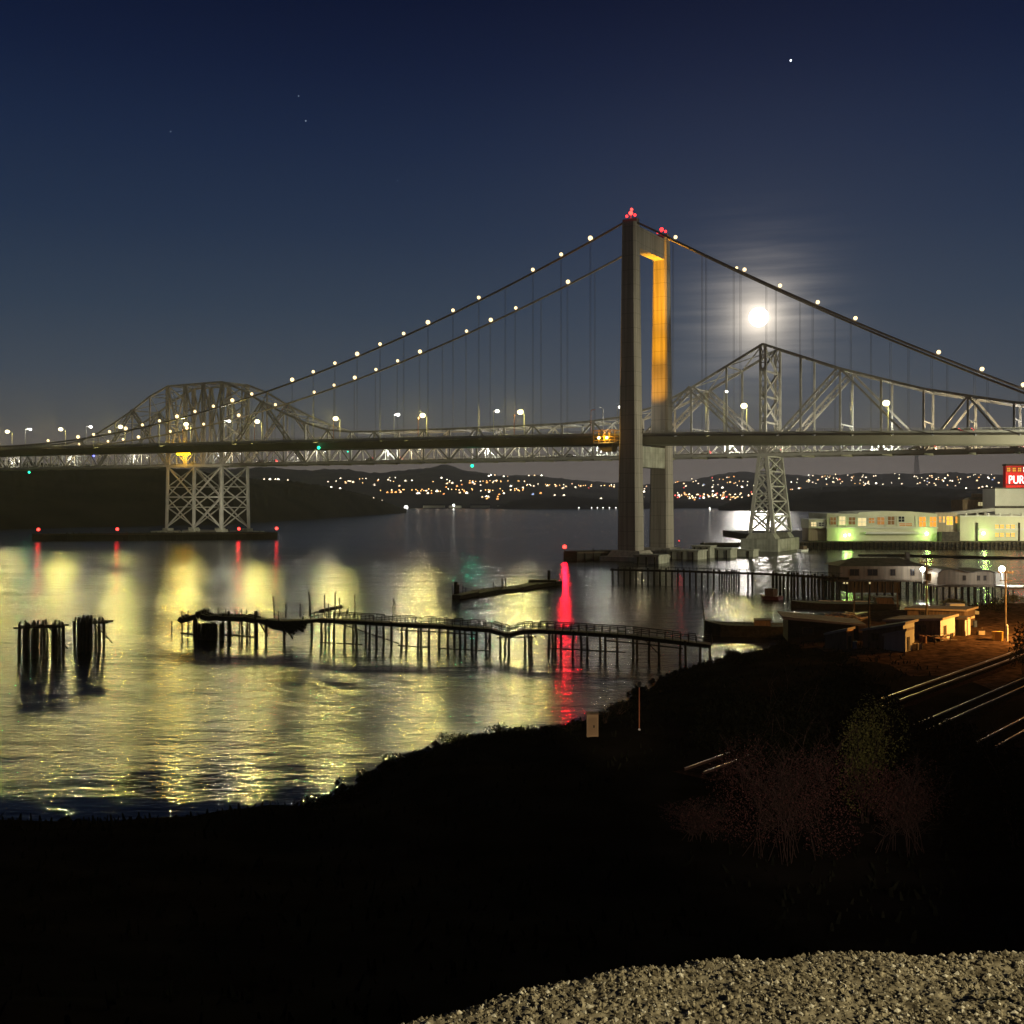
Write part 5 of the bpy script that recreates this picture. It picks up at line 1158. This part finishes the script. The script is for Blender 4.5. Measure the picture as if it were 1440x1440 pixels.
for n, (px0, px1, Y, y0, lab) in enumerate(((1290,1318,262,806,'narrow floodlit dock landing right of the hip-roofed house'),(1416,1500,228,826,'floodlit pale dock landing at the right edge below the flood lamp'))):
    o = thing('dock_landing', lab, 'dock', 'floodlit dock landings', (PX(px0,Y),Y,0)); q = relx(o); b = MB(); b.hexa([q(px0,Y,y0+3),q(px1,Y,y0+3),q(px1,Y,y0+3)+Vector((0,6,0)),q(px0,Y,y0+3)+Vector((0,6,0)),q(px0,Y,y0),q(px1,Y,y0),q(px1,Y,y0)+Vector((0,6,0)),q(px0,Y,y0)+Vector((0,6,0))]); b.build('deck', WALLP, o)
    for k in range(4): b = MB(); s_ = q(px0+(px1-px0)*(k+.5)/4,Y,y0+3); b.tube([(s_.x,.6,-2),(s_.x,.6,s_.z)], .15, 6); b.build('pile', DARKWOOD, o)
    b = MB()
    for k in range(8): s_ = q(px0+(px1-px0)*(k+.3)/8,Y,y0); b.beam(s_+Vector((0,.3,0)), s_+Vector((0,.3,1)), .08)
    b.beam(q(px0,Y,y0)+Vector((0,.3,1)), q(px1,Y,y0)+Vector((0,.3,1)), .08); b.build('railing', POLE, o)
b = MB()
for px, py, s in ((1250,782,1.0),(1290,783,1.0),(1340,784,1.0),(1385,785,1.0),(1430,786,1.1)):
    p = gp(px,py); b.hexa([(p.x+x*s,p.y+y,z) for z in (-.8,.35) for x, y in ((-12,-2),(12,-1),(10,9),(-10,6))])
tag(b.build('mudbank', EARTH, smooth=False), kind='structure')
# sheds by the tracks: each a footprint in yard coordinates, long side facing the water
def shed(label, px, py, yaw, lx, ly, hl, hr, roofm, wallm, name='shed', over=.35, door=None, win=None, lit_endm=None, zg=None):
    p = gp(px, py, 3.2); p.z = zg if zg is not None else max(2.6, gz(p.x, p.y))-.1
    o = thing(name, label, 'shed', 'old sheds by the railway', p); x = Vector((math.cos(R(yaw)), math.sin(R(yaw)), 0)); y = Vector((-x.y, x.x, 0)); z = Vector((0,0,1))
    b = MB(); c0 = [x*0, x*lx, x*lx+y*ly, y*ly]; hs = [hl, hr, hr, hl]; b.v = [tuple(c) for c in c0]+[tuple(c+z*h) for c, h in zip(c0, hs)]
    b.f = [(0,1,5,4),(1,2,6,5),(2,3,7,6),(3,0,4,7)]; b.m = [0,1 if lit_endm else 0,0,0]; b.build('wall', [wallm, lit_endm] if lit_endm else wallm, o)  # end wall towards the yard lamp coloured lighter, as if lit
    sl = (hr-hl)/lx; t0 = [x*-over-y*over+z*(hl-sl*over+.01), x*(lx+over)-y*over+z*(hr+sl*over+.01), x*(lx+over)+y*(ly+over)+z*(hr+sl*over+.01), x*-over+y*(ly+over)+z*(hl-sl*over+.01)]
    b = MB(); b.hexa(t0+[q+z*.16 for q in t0]); b.build('roof', roofm, o)
    b = MB(); b.beam(x*(lx+over+.03)-y*over+z*(hr+sl*over+.05), x*(lx+over+.03)+y*(ly+over)+z*(hr+sl*over+.05), .06, .3); b.beam(x*-over-y*(over+.03)+z*(hl+.0), x*(lx+over)-y*(over+.03)+z*(hr+.02), .06, .26); b.build('fascia', WALLG, o)
    if door: u, w_, h_ = door; b = MB(); b.hexa([x*lx+x*a+y*(u+c)+z*h for h in (.05,h_) for a, c in ((.01,0),(.07,0),(.07,w_),(.01,w_))]); b.build('door', OLDWOOD, o)
    if win: u, w_ = win; wall_window(o, x*u, x, 0, w_, 1.1, 2.0, GLASS, -y)
    return o
YAW = -40
shed('low broad shed with a flat brown roof and a pale end wall facing the tracks', 1246, 895, YAW, 7.4, 6.0, 2.3, 3.0, ROOFB, BROWN, lit_endm=WALLP, door=(1.2,1.1,2.0), win=(4.4,1.0))
shed('small tin shed with a slanting roof and a brightly lit cream fascia', 1213, 911, YAW, 5.2, 4.0, 2.3, 3.5, ROOFB, BROWN, lit_endm=WALLW, win=(1.2,.9))
shed('narrow lean-to shed with a pale end wall in front of the tin shed', 1243, 915, YAW, 2.7, 2.4, 1.9, 2.7, ROOFB, WALLG, lit_endm=WALLW, door=(.6,.8,1.8), over=.15)
shed('small box-like hut, its end wall coloured orange as if lamplit', 1160, 909, -40, 2.9, 2.3, 1.9, 2.7, WALLP, BROWN, lit_endm=ORANGEW, over=.12, door=(.5,.8,1.8))
shed('wide dark open boat shed with a sagging roof at the water edge', 1108, 895, -8, 9.5, 6.0, 3.3, 2.5, ROOFD, DARKWOOD, over=.8, win=(2,1.4))
shed('small dark lean-to porch with pale posts at the end of the flat-roofed shed', 1330, 893, YAW, 2.6, 2.4, 2.4, 2.5, ROOFB, BROWN, lit_endm=WALLP, over=.4)
shed('low brown-roofed shed behind the flat-roofed one', 1276, 876, YAW, 8.5, 5.0, 2.3, 2.6, ROOFB, BROWN, win=(2,1.2))
# scrap lumber and boats under tarps
tm = mat('faded_tarp', (.34,.20,.12), .85, var=.4, scale=1.2)
for n, (px, py, s, lab) in enumerate(((1176,866,1.0,'heap of faded planks left of the utility pole'),(1189,868,1.2,'tallest heap of rusty planks between the boat shed and the pole'),(1203,871,.9,'low heap of boards just right of the thin pole'),(1322,902,.7,'scatter of boards in front of the flat-roofed shed'))):
    p = gp(px, py, 3.2); b = MB()
    for k in range(26):
        a = rnd.uniform(-.5,.5)+.35; c0 = Vector((rnd.uniform(-1.6,1.6)*s, rnd.uniform(-1,1)*s, rnd.uniform(0,1.0)*s)); d_ = Vector((math.cos(a), math.sin(a), rnd.uniform(-.3,.3)))*rnd.uniform(.6,1.5)*s
        b.beam(c0-d_, c0+d_, .28, .07, rnd.randrange(3))
    tag(b.build('plank_heap', [tm, OLDWOOD, WALLG], loc=Vector((p.x,p.y,max(.8,gz(p.x,p.y))+.1))), lab, 'plank heap', 'heaps of old planks')
# pale camper truck
o = thing('camper_truck', 'old pale pickup with a canopy parked by the dark bush', 'truck', loc=gpt(1352,868)); b = MB()
b.prism([(-2.4,-.9,.5),(2.5,-.9,.5),(2.5,-.9,1.0),(1.5,-.9,1.15),(-2.4,-.9,1.15)], (0,1.8,0)); b.build('body', WALLP, o)
b = MB(); b.prism([(-2.3,-.85,1.16),(.2,-.85,1.16),(.2,-.85,2.2),(-2.2,-.85,2.2)], (0,1.7,0)); b.build('canopy', WALLP, o)
b = MB(); b.prism([(.25,-.85,1.16),(1.45,-.85,1.16),(.95,-.85,1.8),(.25,-.85,1.85)], (0,1.7,0)); b.build('cab', GLASS, o)
for a in (-1.5,1.5):
    for s in (-.85,.85): b = MB(); b.tube([(a,s-.12,.38),(a,s+.12,.38)], .38, 12); b.build('wheel', TYRE, o)
# yellow cabinet and white marker post
o = thing('utility_cabinet', 'small yellow utility cabinet beside the tracks', 'cabinet', loc=gpt(1403,903)); b = MB(); b.box((0,0,-.1), 1.15, .7, 1.2); b.build('body', YELP, o); b = MB(); b.box((0,0,1.11), 1.25, .8, .08); b.build('lid', YELP, o); b = MB(); b.box((-.05,-.37,.15), .9, .03, .8); b.build('door', YELP, o)
o = thing('marker_post', 'short thick white post at the foot of the right utility pole', 'post', loc=gpt(1416,904)); b = MB(); b.tube([(0,0,-.2),(0,0,2.1)], .17, 8); b.build('shaft', WHITEP, o); b = MB(); b.tube([(0,0,2.1),(0,0,2.25)], [.2,.06], 8); b.build('cap', WHITEP, o)
for px, yt, yb, lab, arm in ((1414,800,900,'utility pole by the yellow cabinet, lit brown',True),(1303,786,884,'utility pole with a transformer and cross arm right of the hip-roofed house',True),(1222,835,914,'thin bare pole in front of the tin shed',False),(1201,826,866,'short mooring pole behind the plank heaps',False),(1262,820,868,'mooring pole beside the long low barge',False)):
    p = gp(px, yb, 3.0 if yb > 880 else 1.0); p.z = max(-1, min(gz(p.x, p.y), 4))-.2; zt = H-(yt-YH)/F*p.y
    o = thing('utility_pole' if arm else 'wooden_pole', lab, 'pole', 'wooden poles on the near shore', p); b = MB(); b.tube([(0,0,-.5),(0,0,zt-p.z)], [.17,.11], 7); b.build('shaft', OLDWOOD, o)
    if arm:
        b = MB(); b.beam((-1.1,0,zt-p.z-.5),(1.1,0,zt-p.z-.5), .12, .14); b.beam((-.8,0,zt-p.z-1.6),(.8,0,zt-p.z-1.6), .1, .12); b.build('cross_arm', OLDWOOD, o)
        b = MB()
        for s in (-.95,-.45,.45,.95): b.tube([(s,0,zt-p.z-.43),(s,0,zt-p.z-.2)], .05, 6)
        b.build('insulator', POLE, o)
        if px == 1303: b = MB(); b.tube([(.35,-.1,zt-p.z-3.2),(.35,-.1,zt-p.z-2.2)], .3, 8); b.build('transformer', BLACKP, o)
# signal box and signal mast on the bank
p = slope_pt(833,1036); sc_ = p.y/80
o = thing('signal_cabinet', 'small upright tan signal cabinet on the dark bank edge', 'cabinet', loc=p); b = MB(); b.box((0,0,-.3), .86*sc_, .6*sc_, 1.95*sc_); b.build('body', mat('tan_paint', (.42,.30,.18), .6, var=.2), o); b = MB(); b.box((0,0,1.95*sc_-.29), .94*sc_, .68*sc_, .1); b.build('lid', BROWN, o)
b = MB(); b.box((0,-.3*sc_-.02,.15), .66*sc_, .025, 1.3*sc_); b.build('door', mat('tan_door', (.36,.25,.15), .6), o); b = MB(); b.box((.1,-.3*sc_-.05,.75), .1, .05, .2); b.build('handle', BLACKP, o)
p = slope_pt(899,1028); HM = H-(958-YH)/F*p.y-p.z
o = thing('signal_mast', 'thin rusty signal mast on the bank beside the tan cabinet', 'mast', loc=p); b = MB(); b.tube([(0,0,-.8),(0,0,HM)], .05, 6); b.build('shaft', POLEO, o); b = MB(); b.ball((0,0,.05), .11); b.build('base_lamp', WHITEP, o)
b = MB(); b.box((0,-.06,HM-.5), .25, .12, .5); b.build('signal_head', BLACKP, o)
cp_ = slope_pt(833,1036); light('SPOT', LAMP_POST, (-.2,1.5,4.0), 90000, (1,.74,.46), .15, aim=cp_+Vector((1.5,0,.9))-Vector((7.3,-3.9,24.7)), angle=R(6), blend=.8)  # narrow beam added on the lamp post to brighten the signal cabinet

# ------------------------------------------------------------------ vegetation on the bank
def leaf_cloud(b, c0, rx, ry, rz, n, s, m=0):
    for k in range(n):
        while True:
            q = Vector((rnd.uniform(-1,1), rnd.uniform(-1,1), rnd.uniform(-1,1)))
            if .25 < q.length < 1: break
        p = Vector(c0)+Vector((q.x*rx, q.y*ry, q.z*rz)); a = Vector((rnd.gauss(0,1), rnd.gauss(0,1), rnd.gauss(0,1))).normalized(); d_ = a.cross(Vector((rnd.gauss(0,1), rnd.gauss(0,1), rnd.gauss(0,1)))).normalized(); l_ = s*rnd.uniform(.6,1.4)
        b.face([p-a*l_, p+d_*l_*.45, p+a*l_, p-d_*l_*.45], m)
def bush(label, p, rx, ry, h, n, s, m, name='bush', twigs=0, group=None, tw=TWIG):
    o = thing(name, label, 'bush', group, p); b = MB(); r0 = .018 if twigs else .035
    for k in range(9+twigs*2):
        a = rnd.uniform(0,6.28); q = Vector((math.cos(a)*rx*.8*rnd.random()**.6, math.sin(a)*ry*.8*rnd.random()**.6, h*rnd.uniform(.55,1.0))); mid = Vector((q.x*.35, q.y*.35, q.z*.5))+Vector((rnd.uniform(-.1,.1)*rx,rnd.uniform(-.1,.1)*ry,0))
        st = Vector((math.cos(a)*rx*(.55 if twigs else .15)*rnd.random(), math.sin(a)*ry*(.55 if twigs else .15)*rnd.random(), -.2)); pts = [st, st.lerp(mid,.5)+Vector((rnd.uniform(-.05,.05)*rx,0,.03*h)), mid, mid.lerp(q,.55)+Vector((rnd.uniform(-.06,.06)*rx,0,0)), q]
        b.tube(pts, [r0,r0*.8,r0*.6,r0*.4,.006], 4)
        for j in range(4 if not twigs else 8):
            s0 = pts[1+j % 3].lerp(pts[2+j % 3], rnd.random()); e_ = s0+Vector((rnd.uniform(-.28,.28)*rx, rnd.uniform(-.28,.28)*ry, rnd.uniform(.04,.22)*h)); b.tube([s0, s0.lerp(e_,.5)+Vector((0,0,.03*h)), e_], [.012,.009,.004], 3)
            if twigs:
                for u in range(5):
                    s1 = s0.lerp(e_, rnd.uniform(.2,1)); b.tube([s1, s1+Vector((rnd.uniform(-.14,.14)*rx, rnd.uniform(-.14,.14)*ry, rnd.uniform(.0,.13)*h))], [.008,.004], 3)
    b.build('stem', tw, o)
    b = MB(); nl = 11
    for k in range(nl):
        a = rnd.uniform(0,6.28); rr = rnd.random()**.5; c0 = (math.cos(a)*rx*.62*rr, math.sin(a)*ry*.62*rr, h*rnd.uniform(.30,.78)); leaf_cloud(b, c0, rx*.42, ry*.42, h*.26, n//nl, s)
    b.build('foliage', m, o); return o
for n, (px, py, zg, rx, h, lab) in enumerate(((1440,948,3.4,1.9,6.6,'tall black bush cut by the right edge of the frame'),(900,968,1.6,1.3,1.5,'round dark bush on the point by the pier end'),(1390,868,2.6,4.0,2.8,'broad dark bush behind the utility pole at right'),(1340,846,2.0,3.0,2.4,'grey-green scrubby bush below the twin-humped shed'),(1425,850,2.2,4.0,2.2,'low scrub bush right of the utility pole'),
        (975,965,2.2,1.6,1.4,'low dark bush near the end of the footbridge'),(1040,935,2.6,2.2,1.8,'dark bush above the moonlit inlet'),(1110,925,3.0,2.4,2.2,'dark bush left of the box-like hut'),(1180,935,3.2,2.6,1.8,'dark bush below the box-like hut'))):
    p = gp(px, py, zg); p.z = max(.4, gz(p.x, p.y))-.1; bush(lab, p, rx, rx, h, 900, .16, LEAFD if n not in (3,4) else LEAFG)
def near_slope(px, Y): return Vector((PX(px,Y), Y, gz(PX(px,Y), Y)-.1))
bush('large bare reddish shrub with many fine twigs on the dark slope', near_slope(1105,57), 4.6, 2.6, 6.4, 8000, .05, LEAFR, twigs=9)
bush('olive-green leafy shrub behind the bare shrub', near_slope(1215,63), 2.9, 1.8, 7.8, 4200, .08, LEAFG)
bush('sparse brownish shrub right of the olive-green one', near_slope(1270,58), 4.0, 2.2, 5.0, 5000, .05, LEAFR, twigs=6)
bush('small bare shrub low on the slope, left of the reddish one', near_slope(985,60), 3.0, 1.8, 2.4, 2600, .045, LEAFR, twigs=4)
for n, (px, py) in enumerate(((640,1052),(668,1046),(700,1042),(735,1040),(770,1036),(800,1034),(560,1075),(590,1066),(520,1092),(490,1112),(463,1135),(440,1152),(870,1010),(885,995),(930,965),(850,1022))):
    p = gp(px, py+10, 1.5); p.z = max(.3, gz(p.x, p.y))-.1; bush('%s dark shoreline bush from the left along the bank edge' % ORD[sorted([640,668,700,735,770,800,560,590,520,490,463,440,870,885,930,850]).index(px)], p, rnd.uniform(1.0,1.8), 1.2, rnd.uniform(.7,1.3), 420, .10, LEAFD, group='dark bushes along the bank edge')
b = MB(); k = 0
while k < 9000:
    x = rnd.uniform(-40,90); y = rnd.uniform(8,150); d = shore_d(x, y)
    if d < .4: continue
    o_ = track_off(x, y)
    if (-4 < o_ < 16 and y > 58) or (y > 100 and x > 48): continue
    k += 1; z = gz(x, y); l_ = rnd.uniform(.15,.55); a = rnd.uniform(0,6.28); u = Vector((math.cos(a), math.sin(a), 0)); t_ = Vector((rnd.gauss(0,.3), rnd.gauss(0,.3), 1)); p = Vector((x, y, z-.05))
    b.face([p-u*l_*.25, p+u*l_*.25, p+t_*l_+u*l_*.1, p+t_*l_-u*l_*.08])
tag(b.build('undergrowth', LEAFD), 'dark rough undergrowth and weeds covering the bank', 'undergrowth', kind='stuff')
b = MB()
for k in range(900):                                                         # rocks of the revetment along the waterline
    i = rnd.randrange(2, len(SHORE)-3); f = rnd.random(); x = SHORE[i][0]*(1-f)+SHORE[i+1][0]*f+rnd.gauss(0,.9); y = SHORE[i][1]*(1-f)+SHORE[i+1][1]*f+rnd.gauss(0,.9)
    r = rnd.uniform(.15,.55); base = len(b.v)
    for q in ((1,0,0),(0,1,0),(-1,0,0),(0,-1,0),(0,0,.8),(0,0,-.8)): b.v.append(tuple(Vector((x,y,max(-.1,gz(x,y))))+Vector(q)*r*rnd.uniform(.6,1.2)))
    for f_ in ((0,1,4),(1,2,4),(2,3,4),(3,0,4),(1,0,5),(2,1,5),(3,2,5),(0,3,5)): b.f.append(tuple(base+i_ for i_ in f_)); b.m.append(0)
tag(b.build('shore_rocks', EARTH), 'dark riprap rocks along the waterline', 'rocks', kind='stuff')
for px, ytop, dist, rx, lab in ((1150,945,73,6.0,'broad dark tree-like bush on the slope below the sheds'),(1262,968,69,5.0,'dark bushy mass hiding the near ends of the rails'),(1350,992,64,5.4,'dark bushy mass under the rails near the right edge'),
        (1055,965,70,5.0,'dark thicket above the reddish bare shrub'),(1440,988,58,5.0,'dark thicket low at the right edge of the slope'),(1090,940,72,5.0,'dark thicket on the bench left of the rails'),(1205,925,76,4.4,'low dark thicket right below the box-like hut')):
    p = Vector((PX(px,dist), dist, 0)); p.z = gz(p.x, p.y)-.2; h = max(1.2, (H-(ytop-YH)/F*dist-p.z)/1.04)
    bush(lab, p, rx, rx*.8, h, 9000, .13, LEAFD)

def at_yard(px, py): p = gp(px, py, 3.0); p.z = max(1.2, gz(p.x, p.y)); return p
DRUMM = [mat('rusty_drum', (.22,.10,.05), .7, var=.5, scale=3), mat('blue_drum', (.06,.09,.16), .6, var=.3, scale=3)]
for n, (px, py, k, lab) in enumerate(((1296,906,0,'rusty oil drum in front of the flat-roofed shed'),(1300,908,0,'second rusty oil drum beside another near the flat-roofed shed'),(1202,914,1,'blue oil drum between the box-like hut and the tin shed'),(1352,892,0,'rusty oil drum right of the dark porch'),(1371,884,1,'blue oil drum alone in the open yard'))):
    o = thing('oil_drum', lab, 'drum', 'oil drums in the yard', at_yard(px, py)); b = MB(); b.tube([(0,0,-.05),(0,0,.88)], .29, 12); b.build('shell', DRUMM[k], o); b = MB()
    for z in (.28,.58,.86): b.tube([(0,0,z),(0,0,z+.04)], .31, 12)
    b.build('hoop', DRUMM[k], o)
for n, (px, py, s, lab) in enumerate(((1310,899,.9,'open wooden crate leaning by the flat-roofed shed'),(1338,899,.7,'small wooden crate by the dark porch'),(1288,916,1.0,'wooden crate right of the lean-to shed'),(1380,893,.8,'wooden crate in the open yard left of the yellow cabinet'),(1196,908,.8,'wooden crate at the corner of the box-like hut'))):
    o = thing('wooden_crate', lab, 'crate', 'wooden crates in the yard', at_yard(px, py)); b = MB(); ax = (math.cos(n), math.sin(n), 0); b.box((0,0,-.05), s*1.2, s*.8, s*.75, ax=ax); b.build('panel', WALLG, o)
    b = MB(); x = Vector(ax); y = Vector((-x.y,x.x,0))
    for q in (-1,1):
        for r in (-1,1): b.box(x*q*s*.6+y*r*s*.4+Vector((0,0,-.05)), s*.12, s*.12, s*.85, ax=ax)
    b.build('corner_post', OLDWOOD, o)
for n, px in enumerate((1232,1252,1272,1293,1314,1336,1358,1381)):
    py = 934-(px-1232)*.275; o = thing('fence_post', '%s low wooden fence post from the left along the tracks' % ORD[n], 'post', 'fence posts along the tracks', at_yard(px, py)); b = MB(); b.tube([(0,0,-.3),(rnd.uniform(-.08,.08),0,.95)], [.06,.05], 5); b.build('shaft', OLDWOOD, o)
    b = MB(); b.tube([(0,0,.94),(0,0,.98)], .065, 5); b.build('top', WALLG, o)
o = thing('tarped_boat', 'small boat under a faded tan tarp on the yard, behind the flat-roofed shed', 'boat', loc=at_yard(1300,866)); b = MB(); b.prism([(-2.4,-.9,.0),(2.6,-.9,.3),(3.0,-.9,.9),(-2.5,-.9,.9)], (0,1.8,0)); b.build('hull', WALLP, o); b = MB(); b.prism([(-2.5,-.95,.91),(2.9,-.95,.91),(1.6,-.95,1.5),(-1.9,-.95,1.4)], (0,1.9,0)); b.build('tarp', tm, o)
